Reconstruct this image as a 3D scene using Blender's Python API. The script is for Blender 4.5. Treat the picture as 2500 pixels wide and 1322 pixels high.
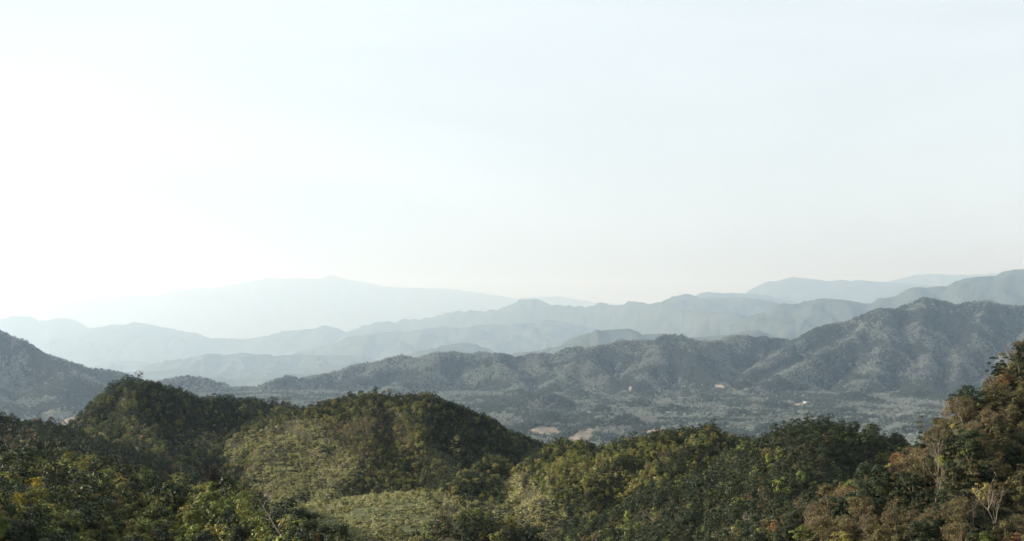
import bpy, math, random
import numpy as np
from mathutils import Vector

# ----------------------------------------------------------------------------
# scene, camera, sky, sun, exposure
# ----------------------------------------------------------------------------
for o in list(bpy.data.objects):
    bpy.data.objects.remove(o)
scene = bpy.context.scene
COL = scene.collection

F = 1250 / math.tan(math.radians(20))      # focal length in photo pixels (photo is 2500 wide)
HOR = 755.0                                # picture row of the camera's level
cam_d = bpy.data.cameras.new('camera')
cam = bpy.data.objects.new('camera', cam_d)
COL.objects.link(cam)
cam_d.sensor_width = 36.0
cam_d.lens = 18 / math.tan(math.radians(20))
cam_d.shift_y = (HOR - 661.0) / 2500.0
cam_d.clip_start = 1.0
cam_d.clip_end = 200000.0
cam.location = (0, 0, 0)
cam.rotation_euler = (math.radians(90), 0, 0)
scene.camera = cam

SUN_EL, SUN_AZ = math.radians(18.5), math.radians(-86)   # azimuth from the view direction, negative = to the left
to_sun = Vector((math.cos(SUN_EL) * math.sin(SUN_AZ), math.cos(SUN_EL) * math.cos(SUN_AZ), math.sin(SUN_EL)))
world = bpy.data.worlds.new('World')
scene.world = world
world.use_nodes = True
wn = world.node_tree
wn.nodes.clear()
sky = wn.nodes.new('ShaderNodeTexSky')
sky.sky_type = 'NISHITA'
sky.sun_disc = False
sky.sun_elevation = SUN_EL
sky.sun_rotation = SUN_AZ
sky.altitude = 600
sky.air_density = 1.0
sky.dust_density = 5.0
sky.ozone_density = 1.0
bg = wn.nodes.new('ShaderNodeBackground')
bg.inputs['Strength'].default_value = 0.0345
wo = wn.nodes.new('ShaderNodeOutputWorld')
veil = wn.nodes.new('ShaderNodeMix')            # thin high veil of cloud over the blue
veil.data_type = 'RGBA'
veil.inputs[0].default_value = 0.62
veil.inputs[7].default_value = (9.9, 10.8, 11.3, 1)
tc = wn.nodes.new('ShaderNodeTexCoord')
mp = wn.nodes.new('ShaderNodeMapping')
mp.inputs['Scale'].default_value = (1.2, 1.2, 5.0)
wz = wn.nodes.new('ShaderNodeTexNoise')
wz.inputs['Scale'].default_value = 1.6
wz.inputs['Detail'].default_value = 5
wz.inputs['Distortion'].default_value = 0.6
wr = wn.nodes.new('ShaderNodeMapRange')
wr.inputs[1].default_value = 0.3
wr.inputs[2].default_value = 0.7
wr.inputs[3].default_value = 0.66
wr.inputs[4].default_value = 0.86
wn.links.new(tc.outputs['Generated'], mp.inputs['Vector'])
wn.links.new(mp.outputs[0], wz.inputs['Vector'])
wn.links.new(wz.outputs[0], wr.inputs[0])
wn.links.new(wr.outputs[0], veil.inputs[0])
wn.links.new(sky.outputs[0], veil.inputs[6])
wn.links.new(veil.outputs[2], bg.inputs['Color'])
wn.links.new(bg.outputs[0], wo.inputs['Surface'])

sl = bpy.data.lights.new('sun', 'SUN')
sl.energy = 5.0
sl.angle = math.radians(0.5)
sl.color = (1.0, 0.92, 0.79)
sun = bpy.data.objects.new('sun', sl)
COL.objects.link(sun)
sun.rotation_euler = to_sun.to_track_quat('Z', 'Y').to_euler()

scene.view_settings.view_transform = 'Standard'
scene.view_settings.look = 'None'
scene.view_settings.exposure = 1.55
scene.view_settings.gamma = 1.0
scene.view_settings.use_curve_mapping = False
scene.render.engine = 'CYCLES'
scene.cycles.max_bounces = 6
scene.cycles.diffuse_bounces = 1
scene.cycles.glossy_bounces = 1
scene.cycles.transmission_bounces = 2
scene.cycles.volume_bounces = 2
scene.cycles.transparent_max_bounces = 8
scene.cycles.use_denoising = True
scene.cycles.denoising_prefilter = 'ACCURATE'
scene.cycles.use_adaptive_sampling = False

HAZE_DENSITY = 1 / 57000.0
HAZE_COLOR = (0.61, 0.80, 1.0)
HAZE_ANISO = 0.72

# ----------------------------------------------------------------------------
# noise and small helpers
# ----------------------------------------------------------------------------
_perm = np.random.RandomState(7).permutation(512).astype(np.int64)
_val = np.random.RandomState(8).uniform(-1, 1, 512)


def vnoise(x, y, seed=0):
    x = np.asarray(x, float) + seed * 17.31
    y = np.asarray(y, float) + seed * 9.73
    xi = np.floor(x).astype(np.int64)
    yi = np.floor(y).astype(np.int64)
    fx, fy = x - xi, y - yi
    ux, uy = fx * fx * (3 - 2 * fx), fy * fy * (3 - 2 * fy)

    def g(a, b):
        return _val[(_perm[(a + _perm[b & 511]) & 511] + seed * 31) & 511]
    return (g(xi, yi) * (1 - ux) + g(xi + 1, yi) * ux) * (1 - uy) + (g(xi, yi + 1) * (1 - ux) + g(xi + 1, yi + 1) * ux) * uy


def fbm(x, y, seed=0, octv=4):
    t, a, f, tot = 0.0, 1.0, 1.0, 0.0
    for k in range(octv):
        t = t + a * vnoise(x * f, y * f, seed + k * 3)
        tot += a
        a *= 0.5
        f *= 2.03
    return t / tot


def sstep(a, b, x):
    t = np.clip((x - a) / (b - a), 0, 1)
    return t * t * (3 - 2 * t)


def wpt(px, py, Y):
    """photo pixel and distance -> a point of the place"""
    return ((px - 1250) / F * Y, Y, (HOR - py) / F * Y)


def mesh_from(name, verts, quads, smooth=False, tris=None):
    me = bpy.data.meshes.new(name)
    verts = np.asarray(verts, np.float32).reshape(-1, 3)
    parts = []
    starts = []
    n = 0
    if quads is not None and len(quads):
        q = np.asarray(quads, np.int32)
        parts.append(q.ravel())
        starts.append(np.arange(len(q)) * 4)
        n = len(q) * 4
    if tris is not None and len(tris):
        t = np.asarray(tris, np.int32)
        parts.append(t.ravel())
        starts.append(n + np.arange(len(t)) * 3)
    loops = np.concatenate(parts)
    starts = np.concatenate(starts).astype(np.int32)
    me.vertices.add(len(verts))
    me.vertices.foreach_set('co', verts.ravel())
    me.loops.add(len(loops))
    me.loops.foreach_set('vertex_index', loops)
    me.polygons.add(len(starts))
    me.polygons.foreach_set('loop_start', starts)
    if smooth:
        me.polygons.foreach_set('use_smooth', np.ones(len(starts), bool))
    me.update(calc_edges=True)
    return me


def set_attr(me, name, values, domain='POINT'):
    a = me.attributes.new(name, 'FLOAT', domain)
    a.data.foreach_set('value', np.asarray(values, np.float32))


def link_obj(name, data, mat=None, parent=None):
    o = bpy.data.objects.new(name, data)
    COL.objects.link(o)
    if mat is not None and data is not None and not data.materials:
        data.materials.append(mat)
    if parent is not None:
        o.parent = parent
    return o


def tag(o, label=None, cat=None, group=None, kind=None):
    if label:
        o['label'] = label
    if cat:
        o['category'] = cat
    if group:
        o['group'] = group
    if kind:
        o['kind'] = kind
    return o


# ----------------------------------------------------------------------------
# materials
# ----------------------------------------------------------------------------
def new_mat(name):
    m = bpy.data.materials.new(name)
    m.use_nodes = True
    m.node_tree.nodes.clear()
    return m, m.node_tree.nodes, m.node_tree.links


def leaf_mat(name, ca, cb, transl=0.25, patch=None, gloss=0.08):
    """foliage: two leaf colours mixed tree by tree, a tone per leaf clump"""
    m, N, L = new_mat(name)
    out = N.new('ShaderNodeOutputMaterial')
    info = N.new('ShaderNodeObjectInfo')
    mix = N.new('ShaderNodeMix')
    mix.data_type = 'RGBA'
    mix.inputs[6].default_value = (*ca, 1)
    mix.inputs[7].default_value = (*cb, 1)
    L.new(info.outputs['Random'], mix.inputs[0])
    col = mix.outputs[2]
    if patch:
        pc, scale = patch
        geo = N.new('ShaderNodeNewGeometry')
        no = N.new('ShaderNodeTexNoise')
        no.inputs['Scale'].default_value = scale
        no.inputs['Detail'].default_value = 2
        L.new(geo.outputs['Position'], no.inputs['Vector'])
        mr = N.new('ShaderNodeMapRange')
        mr.inputs[1].default_value = 0.47
        mr.inputs[2].default_value = 0.66
        L.new(no.outputs[0], mr.inputs[0])
        m2 = N.new('ShaderNodeMix')
        m2.data_type = 'RGBA'
        m2.inputs[7].default_value = (*pc, 1)
        L.new(mr.outputs[0], m2.inputs[0])
        L.new(col, m2.inputs[6])
        col = m2.outputs[2]
    at = N.new('ShaderNodeAttribute')
    at.attribute_name = 'tone'
    mul = N.new('ShaderNodeMix')
    mul.data_type = 'RGBA'
    mul.blend_type = 'MULTIPLY'
    mul.inputs[0].default_value = 1.0
    L.new(col, mul.inputs[6])
    L.new(at.outputs['Fac'], mul.inputs[7])
    pr = N.new('ShaderNodeBsdfPrincipled')
    pr.inputs['Roughness'].default_value = 0.5
    pr.inputs['Specular IOR Level'].default_value = gloss
    L.new(mul.outputs[2], pr.inputs['Base Color'])
    tr = N.new('ShaderNodeBsdfTranslucent')
    L.new(mul.outputs[2], tr.inputs['Color'])
    ms = N.new('ShaderNodeMixShader')
    ms.inputs[0].default_value = transl
    L.new(pr.outputs[0], ms.inputs[1])
    L.new(tr.outputs[0], ms.inputs[2])
    L.new(ms.outputs[0], out.inputs['Surface'])
    return m


def bark_mat(name, ca, cb):
    m, N, L = new_mat(name)
    out = N.new('ShaderNodeOutputMaterial')
    geo = N.new('ShaderNodeNewGeometry')
    no = N.new('ShaderNodeTexNoise')
    no.inputs['Scale'].default_value = 1.4
    no.inputs['Detail'].default_value = 4
    L.new(geo.outputs['Position'], no.inputs['Vector'])
    mix = N.new('ShaderNodeMix')
    mix.data_type = 'RGBA'
    mix.inputs[6].default_value = (*ca, 1)
    mix.inputs[7].default_value = (*cb, 1)
    L.new(no.outputs[0], mix.inputs[0])
    pr = N.new('ShaderNodeBsdfPrincipled')
    pr.inputs['Roughness'].default_value = 0.85
    pr.inputs['Specular IOR Level'].default_value = 0.1
    L.new(mix.outputs[2], pr.inputs['Base Color'])
    L.new(pr.outputs[0], out.inputs['Surface'])
    return m


def ground_mat(name, cols, scale, fine, bump=0.0, bare=(0.26, 0.21, 0.165)):
    """forest floor / wooded slope: three colours in patches, bare soil where the mesh says so"""
    m, N, L = new_mat(name)
    out = N.new('ShaderNodeOutputMaterial')
    geo = N.new('ShaderNodeNewGeometry')
    n1 = N.new('ShaderNodeTexNoise')
    n1.inputs['Scale'].default_value = scale
    n1.inputs['Detail'].default_value = 5
    n1.inputs['Roughness'].default_value = 0.65
    n2 = N.new('ShaderNodeTexNoise')
    n2.inputs['Scale'].default_value = fine
    n2.inputs['Detail'].default_value = 4
    n2.inputs['Roughness'].default_value = 0.7
    L.new(geo.outputs['Position'], n1.inputs['Vector'])
    L.new(geo.outputs['Position'], n2.inputs['Vector'])
    ad = N.new('ShaderNodeMath')
    ad.operation = 'ADD'
    L.new(n1.outputs[0], ad.inputs[0])
    L.new(n2.outputs[0], ad.inputs[1])
    hf = N.new('ShaderNodeMath')
    hf.operation = 'MULTIPLY'
    hf.inputs[1].default_value = 0.5
    L.new(ad.outputs[0], hf.inputs[0])
    ramp = N.new('ShaderNodeValToRGB')
    e = ramp.color_ramp.elements
    e[0].position = 0.36
    e[0].color = (*cols[0], 1)
    e[1].position = 0.64
    e[1].color = (*cols[2], 1)
    mid = e.new(0.5)
    mid.color = (*cols[1], 1)
    L.new(hf.outputs[0], ramp.inputs[0])
    at = N.new('ShaderNodeAttribute')
    at.attribute_name = 'bare'
    mix = N.new('ShaderNodeMix')
    mix.data_type = 'RGBA'
    soil = N.new('ShaderNodeMix')
    soil.data_type = 'RGBA'
    soil.inputs[6].default_value = (bare[0] * 0.62, bare[1] * 0.66, bare[2] * 0.68, 1)
    soil.inputs[7].default_value = (bare[0] * 1.25, bare[1] * 1.25, bare[2] * 1.2, 1)
    sr = N.new('ShaderNodeMapRange')
    sr.inputs[1].default_value = 0.38
    sr.inputs[2].default_value = 0.62
    L.new(n2.outputs[0], sr.inputs[0])
    L.new(sr.outputs[0], soil.inputs[0])
    L.new(soil.outputs[2], mix.inputs[7])
    L.new(at.outputs['Fac'], mix.inputs[0])
    L.new(ramp.outputs[0], mix.inputs[6])
    pr = N.new('ShaderNodeBsdfPrincipled')
    pr.inputs['Roughness'].default_value = 0.95
    pr.inputs['Specular IOR Level'].default_value = 0.05
    L.new(mix.outputs[2], pr.inputs['Base Color'])
    if bump:
        b = N.new('ShaderNodeBump')
        b.inputs['Strength'].default_value = 1.0
        b.inputs['Distance'].default_value = bump
        L.new(n2.outputs[0], b.inputs['Height'])
        L.new(b.outputs[0], pr.inputs['Normal'])
    L.new(pr.outputs[0], out.inputs['Surface'])
    return m


FLOOR_COLS = ((0.016, 0.018, 0.010), (0.028, 0.028, 0.016), (0.045, 0.040, 0.024))
FIELD_COLS = ((0.05, 0.058, 0.028), (0.085, 0.09, 0.045), (0.13, 0.12, 0.065))
FAR_COLS = ((0.012, 0.017, 0.010), (0.019, 0.023, 0.014), (0.032, 0.030, 0.021))
M_floor = ground_mat('forest_floor', FLOOR_COLS, 0.02, 0.3)
M_field = ground_mat('field_floor', FIELD_COLS, 0.02, 0.35)
M_mid = ground_mat('wooded_slope', FAR_COLS, 0.0035, 0.035)
M_far = ground_mat('far_wooded_slope', ((0.020, 0.028, 0.018), (0.034, 0.040, 0.026), (0.058, 0.054, 0.040)), 0.0012, 0.012)

# ----------------------------------------------------------------------------
# terrain: every hill is a skeleton of ridge lines; the land falls away from them
# ----------------------------------------------------------------------------
FAR_S = 2.9        # the valley and everything behind it lies this much farther than the tables below say


def lerp_tab(tab, x):
    t = np.asarray(tab, float)
    return np.interp(x, t[:, 0], t[:, 1])


def floor_h(X, Y):
    X, Y = X / FAR_S, Y / FAR_S
    base = -330 - 740 * sstep(4900, 16500, Y)
    und = 9 * fbm(X / 420, Y / 420, 41, 4) + 4 * fbm(X / 120, Y / 120, 43, 3)
    return (base + und * sstep(1500, 3000, Y)) * FAR_S


class Line:
    def __init__(self, pts, sf=0.5, sb=0.6, r=10, low=0.0, sl=None, sr=None):
        """pts: (px, py, distance); sf / sb / sl / sr: slope to the near, far, left and right; r: rounding; low: canopy height taken off"""
        self.sl = sl if sl is not None else (sf + sb) / 2
        self.sr = sr if sr is not None else (sf + sb) / 2
        P = np.array([wpt(*p) for p in pts])
        P[:, 2] -= low
        self.P, self.sf, self.sb, self.r = P, sf, sb, r

    def eval(self, X, Y):
        best = np.full(X.shape, -1e5)
        bd = np.full(X.shape, 1e5)
        for a, b in zip(self.P[:-1], self.P[1:]):
            dx, dy = b[0] - a[0], b[1] - a[1]
            L2 = dx * dx + dy * dy + 1e-9
            t = np.clip(((X - a[0]) * dx + (Y - a[1]) * dy) / L2, 0, 1)
            qx, qy = X - (a[0] + t * dx), Y - (a[1] + t * dy)
            d = np.sqrt(qx * qx + qy * qy)
            ax, ay = qx * qx, qy * qy + 1e-6
            s = (np.where(qy < 0, self.sf, self.sb) * ay + np.where(qx < 0, self.sl, self.sr) * ax) / (ax + ay)
            z = a[2] + t * (b[2] - a[2]) - s * (np.sqrt(d * d + self.r ** 2) - self.r)
            m = z > best
            best = np.where(m, z, best)
            bd = np.where(m, d, bd)
        return best, bd


class Hill:
    all = []

    def __init__(self, key, lines, px, Y, dp, dY, amp=0.0, sc=100.0, gul=0.0, gsc=120.0, seed=0, rough=0.0, rsc=20.0,
                 fn=None, S=1.0):
        if S != 1.0:
            for ln in lines:
                ln.P = ln.P * S
                ln.r *= S
            Y = (Y[0] * S, Y[1] * S)
            dY, amp, sc, gul, gsc, rough, rsc = dY * S, amp * S, sc * S, gul * S, gsc * S, rough * S, rsc * S
        self.key, self.lines, self.px, self.Y, self.dp, self.dY = key, lines, px, Y, dp, dY
        self.amp, self.sc, self.gul, self.gsc, self.seed, self.rough, self.rsc = amp, sc, gul, gsc, seed, rough, rsc
        self.fn = fn
        Hill.all.append(self)

    def h(self, X, Y):
        if self.fn is not None:
            best, bd = self.fn(X, Y)
        else:
            best = np.full(X.shape, -1e5)
            bd = np.full(X.shape, 1e5)
            for ln in self.lines:
                z, d = ln.eval(X, Y)
                m = z > best
                best = np.where(m, z, best)
                bd = np.where(m, d, bd)
        away = 1 - np.exp(-bd / (0.6 * self.sc))
        if self.amp:
            best = best + self.amp * away * fbm(X / self.sc, Y / self.sc, self.seed + 11, 4)
        if self.gul:
            w = 0.6 * self.gsc * fbm(X / (2 * self.gsc), Y / (2 * self.gsc), self.seed + 5, 2)
            g = fbm((X + w) / self.gsc, Y / (3.2 * self.gsc), self.seed + 21, 3)
            ag = 1 - np.exp(-bd / (0.8 * self.gsc))
            best = best + self.gul * ag * (0.5 - np.abs(g) * 2.2)
        if self.rough:
            best = best + self.rough * fbm(X / self.rsc, Y / self.rsc, self.seed + 31, 3)
        return best

    def build(self, name, mat, label, bare=None):
        nx = int((self.px[1] - self.px[0]) / self.dp) + 1
        ny = int((self.Y[1] - self.Y[0]) / self.dY) + 1
        gx = np.linspace(self.px[0], self.px[1], nx)
        gy = np.linspace(self.Y[0], self.Y[1], ny)
        PX, YY = np.meshgrid(gx, gy)
        XX = (PX - 1250) / F * YY
        fl = floor_h(XX, YY)
        Z = self.h(XX, YY)
        lo = fl - 8
        under = Z < lo
        Z = np.maximum(Z, lo)
        self.gx, self.gy, self.Z = gx, gy, Z
        self.pyv = HOR - Z / YY * F
        self.run = np.minimum.accumulate(self.pyv, axis=0)
        idx = np.arange(nx * ny).reshape(ny, nx)
        q = np.stack([idx[:-1, :-1], idx[:-1, 1:], idx[1:, 1:], idx[1:, :-1]], -1).reshape(-1, 4)
        keep = ~under.ravel()[q].all(1)
        q = q[keep]
        used = np.zeros(nx * ny, bool)
        used[q.ravel()] = True
        remap = np.cumsum(used) - 1
        V = np.stack([XX, YY, Z], -1).reshape(-1, 3)[used]
        me = mesh_from(name, V, remap[q], smooth=True)
        b = np.zeros((ny, nx)) if bare is None else bare(PX, self.pyv, XX, YY)
        set_attr(me, 'bare', b.ravel()[used])
        o = link_obj(name, me, mat)
        tag(o, label, None, None, 'structure')
        self.obj = o
        return o

    def horizon(self, px):
        return np.interp(px, self.gx, self.run[-1])

    def own_run(self, px, Y):
        """lowest picture row reached by this hill's ground nearer than Y"""
        i = np.clip(((Y - self.gy[0]) / (self.gy[1] - self.gy[0])).astype(int) - 2, 0, len(self.gy) - 1)
        j = np.clip(np.round((px - self.gx[0]) / (self.gx[1] - self.gx[0])).astype(int), 0, len(self.gx) - 1)
        return np.where(Y < self.gy[0] + 2 * self.dY, 1e5, self.run[i, j])


def crest(pts, Y):
    """crest given as (px, py); Y a number or a table over px"""
    out = []
    for p in pts:
        y = Y if isinstance(Y, (int, float)) else float(lerp_tab(Y, p[0]))
        out.append((p[0], p[1], y))
    return out


# ---- nearest slopes --------------------------------------------------------
H_CREST = [(-700, 1095), (-300, 1105), (0, 1120), (41, 1124), (110, 1121), (151, 1120), (192, 1124), (260, 1135), (323, 1156),
           (383, 1176), (444, 1192), (493, 1182), (534, 1182), (575, 1192), (602, 1203), (624, 1222), (640, 1262), (690, 1282),
           (734, 1310), (800, 1345), (900, 1440), (1100, 1600)]
H_CY = [(-700, 420), (0, 430), (300, 400), (600, 340), (720, 300), (900, 260)]
H_NY = [(-700, 150), (0, 215), (200, 262), (400, 300), (600, 285), (720, 262), (900, 225)]


def h_slope(X, Y):
    px = X / Y * F + 1250
    yc = lerp_tab(H_CY, px)
    zc = (HOR - lerp_tab(H_CREST, px)) / F * yc - 3.6
    yn = np.minimum(lerp_tab(H_NY, px), yc - 20)
    zn = (HOR - np.maximum(1335, lerp_tab(H_CREST, px) + 20)) / F * yn
    t = (yc - Y) / (yc - yn)
    front = zc + (zn - zc) * np.minimum(t, 1.0) - 0.02 * np.maximum(yn - Y, 0)
    back = zc - 0.55 * (np.sqrt((Y - yc) ** 2 + 64) - 8)
    return np.where(Y < yc, front, back), np.abs(Y - yc)


hill_h = Hill('H', [], (-420, 980), (70, 560), 6, 5, amp=2.0, sc=30, seed=1, fn=h_slope)
hill_e = Hill('E', [
    Line([(3000, 480, 470), (2750, 640, 420), (2560, 800, 380), (2500, 872, 360), (2470, 905, 356), (2420, 948, 350), (2362, 965, 345),
          (2348, 1000, 338), (2332, 1072, 325), (2314, 1108, 325), (2272, 1134, 345), (2235, 1160, 370)], 0.55, 0.6, 1.5, low=3.8, sl=2.6),
    Line([(2290, 1110, 345), (2222, 1165, 378), (2180, 1178, 390), (2100, 1190, 395),
          (2040, 1212, 395), (1995, 1255, 400), (1920, 1290, 405), (1850, 1335, 410), (1700, 1420, 415)], 0.2, 0.6, 4, low=3.8, sl=0.5, sr=0.3),
], (1650, 2950), (150, 560), 5, 3, amp=3, sc=34, gul=3.5, gsc=26, seed=2)
hill_g = Hill('G', [
    Line([(960, 1420, 560), (1051, 1320, 560), (1101, 1282, 560), (1135, 1258, 560), (1195, 1258, 560), (1218, 1275, 560), (1252, 1298, 560),
          (1295, 1325, 560), (1370, 1400, 560)], 0.5, 0.7, 7, low=3.0, sl=0.8, sr=0.8),
], (880, 1480), (380, 720), 7, 6, amp=3, sc=30, seed=3)
hill_d = Hill('D', [
    Line([(1780, 1175, 930), (1850, 1148, 880), (1884, 1126, 855), (1904, 1098, 835), (1925, 1080, 822), (1952, 1064, 800), (1983, 1048, 782), (2013, 1045, 765), (2040, 1047, 768), (2066, 1050, 770), (2093, 1063, 790), (2135, 1064, 820), (2173, 1080, 850), (2211, 1098, 880), (2252, 1100, 905), (2330, 1090, 910), (2500, 1090, 910), (2800, 1100, 910)], 0.5, 0.6, 8, low=5.5),
    Line([(2013, 1045, 765), (1975, 1100, 730), (1930, 1180, 670), (1890, 1260, 620), (1840, 1340, 570)], 0.6, 0.62, 8, sl=0.5, sr=1.15),
    Line([(1890, 1120, 850), (1820, 1180, 730), (1760, 1260, 670), (1700, 1340, 610)], 0.5, 0.5, 12),
], (1330, 2820), (430, 1060), 7, 7, amp=8, sc=55, gul=13, gsc=42, seed=4)
hill_c = Hill('C', [
    Line([(1130, 1215, 1010), (1200, 1188, 1031), (1228, 1168, 1039), (1256, 1152, 1047), (1284, 1138, 1055), (1312, 1130, 1064), (1334, 1117, 1070), (1351, 1104, 1071), (1368, 1096, 1073), (1396, 1091, 1075), (1424, 1091, 1072), (1466, 1095, 1068), (1497, 1084, 1064), (1536, 1082, 1060), (1578, 1085, 1045), (1606, 1078, 1035), (1648, 1070, 1020), (1690, 1058, 1010), (1732, 1056, 1000), (1774, 1066, 1020), (1816, 1089, 1060), (1844, 1110, 1090), (1866, 1128, 1120), (1900, 1152, 1140), (2000, 1150, 1150), (2300, 1160, 1150)], 0.34, 0.6, 12, low=3.2),
    Line([(1424, 1091, 1073), (1400, 1150, 980), (1370, 1220, 900), (1340, 1340, 800)], 0.4, 0.5, 12, sl=0.35, sr=1.0),
    Line([(1732, 1056, 1000), (1710, 1090, 960), (1700, 1130, 960), (1650, 1220, 870), (1600, 1340, 790)], 0.45, 0.5, 16, sl=0.4, sr=0.8),
    Line([(1578, 1085, 1046), (1570, 1140, 980), (1560, 1180, 930)], 0.5, 0.6, 12),
], (1080, 2320), (640, 1300), 6, 8, amp=11, sc=70, gul=22, gsc=58, seed=5)
hill_f = Hill('F', [
    Line([(640, 1400, 820), (760, 1335, 860), (880, 1258, 960), (960, 1222, 1020), (1018, 1209, 1050), (1130, 1222, 1050), (1200, 1232, 1030),
          (1330, 1250, 980), (1400, 1290, 920)], 0.17, 0.25, 40),
], (520, 1560), (640, 1180), 6, 7, amp=5, sc=90, seed=6)
hill_b = Hill('B', [
    Line([(677, 995, 1640), (734, 1005, 1574), (764, 1008, 1540), (780, 994, 1520), (800, 991, 1495), (820, 980, 1470), (840, 980, 1452), (854, 972, 1439), (881, 972, 1415), (911, 970, 1403), (968, 968, 1380), (1001, 967, 1376), (1045, 967, 1370), (1075, 975, 1385), (1095, 987, 1395), (1121, 1007, 1416), (1152, 1017, 1440), (1182, 1030, 1470), (1202, 1047, 1490), (1235, 1054, 1517), (1269, 1067, 1545), (1299, 1077, 1570), (1312, 1087, 1578), (1351, 1104, 1600), (1420, 1130, 1600), (1600, 1180, 1600)], 0.68, 0.6, 9, low=3.0),
    Line([(1045, 967, 1370), (1020, 1030, 1310), (1012, 1085, 1260), (1060, 1112, 1240), (1110, 1142, 1195), (1180, 1185, 1120)], 0.6, 0.66, 8, sl=0.4, sr=1.25),
    Line([(911, 970, 1403), (900, 1040, 1310), (880, 1110, 1230), (830, 1175, 1140), (790, 1225, 1070), (760, 1280, 1000)], 0.42, 0.45, 14, sl=0.42, sr=0.6),
    Line([(764, 1008, 1540), (740, 1050, 1400), (730, 1080, 1310), (712, 1150, 1200), (712, 1215, 1100), (745, 1300, 990)], 0.33, 0.33, 18),
    Line([(1269, 1067, 1545), (1250, 1100, 1450), (1235, 1130, 1370)], 0.7, 0.6, 8, sr=1.0),
], (430, 1640), (860, 1800), 5, 8, amp=10, sc=70, gul=18, gsc=52, seed=7)
hill_a = Hill('A', [
    Line([(-250, 1190, 1480), (110, 1140, 1480), (172, 1080, 1485), (196, 1046, 1487), (230, 1014, 1490), (247, 1002, 1492), (262, 985, 1494), (272, 966, 1496), (283, 946, 1497), (302, 933, 1500), (321, 933, 1506), (343, 934, 1512), (368, 936, 1533), (381, 942, 1544), (400, 951, 1560), (428, 956, 1583), (447, 961, 1599), (463, 970, 1612), (490, 980, 1632), (528, 977, 1660), (545, 985, 1672), (585, 983, 1700), (615, 980, 1721), (643, 992, 1740), (677, 990, 1754), (717, 999, 1770), (754, 1015, 1775), (820, 1060, 1775)], 0.6, 0.6, 8, sl=1.35, sr=0.8, low=1.5),
    Line([(321, 933, 1506), (318, 1000, 1420), (322, 1035, 1380)], 0.6, 0.62, 8, sl=1.25, sr=1.25),
    Line([(322, 1035, 1380), (345, 1050, 1330), (372, 1085, 1250), (405, 1135, 1170), (470, 1195, 1060),
          (560, 1270, 950)], 0.6, 0.62, 8, sl=0.42, sr=1.25),
    Line([(322, 1035, 1380), (270, 1075, 1330), (200, 1100, 1250), (120, 1150, 1150)], 0.45, 0.45, 14),
    Line([(372, 1085, 1270), (330, 1130, 1180), (300, 1190, 1100)], 0.5, 0.5, 12),
    Line([(560, 984, 1685), (640, 1030, 1600)], 0.45, 0.45, 14),
], (-280, 880), (880, 1960), 5, 8, amp=10, sc=70, gul=16, gsc=52, seed=8)
hill_i = Hill('I', [
    Line([(-400, 985, 960), (-60, 1005, 960), (0, 1022, 960), (16, 1030, 960), (36, 1032, 960), (60, 1037, 960), (82, 1048, 960), (90, 1060, 960), (137, 1072, 960),
          (164, 1080, 960), (200, 1096, 960), (300, 1150, 950)], 0.4, 0.6, 10, low=4.5),
    Line([(82, 1048, 960), (100, 1075, 900), (140, 1100, 850), (190, 1140, 800)], 0.4, 0.4, 14),
], (-420, 420), (620, 1120), 7, 8, amp=6, sc=60, seed=9)

# ---- the valley and the mountains beyond ------------------------------------
KNOLLS = [(1560, 990, 4700, 60, 10), (1700, 978, 4950, 80, 9), (1880, 992, 4650, 70, 10), (1790, 1012, 4350, 60, 9), (1960, 1018, 4250, 80, 9), (2090, 1035, 4000, 70, 10),
          (1480, 1004, 4450, 50, 9), (1640, 1002, 4500, 40, 8), (1740, 1044, 3850, 60, 9), (1880, 1050, 3760, 60, 10), (2060, 1008, 4430, 50, 8), (1400, 965, 5200, 60, 8),
          (1600, 965, 5250, 60, 7), (1840, 962, 5300, 60, 8)]
hill_v = Hill('V', [
    Line([(1200, 1000, 4750), (1276, 990, 4700), (1330, 963, 4700), (1369, 974, 4700), (1420, 997, 4700)], 0.36, 0.45, 12, sl=0.3, sr=0.6),
    Line([(1240, 1040, 4080), (1291, 1019, 4050), (1340, 1012, 4030), (1381, 1042, 4000)], 0.36, 0.45, 10, sl=0.3, sr=0.6),
    Line([(1420, 1056, 3900), (1450, 1040, 3920), (1481, 1018, 3940), (1533, 1017, 3950), (1575, 1050, 3930)], 0.4, 0.45, 10, sl=0.35, sr=0.65),
    Line([(1560, 1056, 3740), (1610, 1049, 3760), (1660, 1060, 3760)], 0.2, 0.3, 18),
    Line([(1380, 1072, 3500), (1415, 1056, 3520), (1450, 1066, 3520)], 0.25, 0.35, 15),
    Line([(1270, 1062, 3650), (1310, 1036, 3700), (1350, 1042, 3700), (1400, 1075, 3650)], 0.2, 0.3, 20),
    Line([(2020, 985, 5020), (2086, 961, 5050), (2150, 980, 5000)], 0.36, 0.5, 12, sl=0.3, sr=0.65),
    Line([(2190, 980, 5200), (2245, 952, 5250), (2330, 962, 5200), (2420, 980, 5150)], 0.36, 0.5, 12, sl=0.3, sr=0.65),
    Line([(2150, 1080, 3700), (2210, 1040, 3750), (2280, 1036, 3780), (2400, 1060, 3750)], 0.36, 0.45, 12),
    Line([(1660, 1030, 4250), (1720, 1011, 4280), (1820, 1020, 4250)], 0.3, 0.4, 12, sr=0.55),
    Line([(1180, 1012, 4500), (1230, 995, 4520), (1262, 1004, 4500)], 0.2, 0.3, 20),
] + [Line([(a - w, b + h, y), (a, b - 9, y), (a + w * 0.4, b - 6, y - 15), (a + w, b + h, y - 20)], 0.45, 0.45, 10, sl=0.35, sr=0.6) for a, b, y, w, h in KNOLLS],
    (1080, 2620), (3250, 5480), 6, 12, amp=8, sc=90, seed=10, S=FAR_S)
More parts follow.
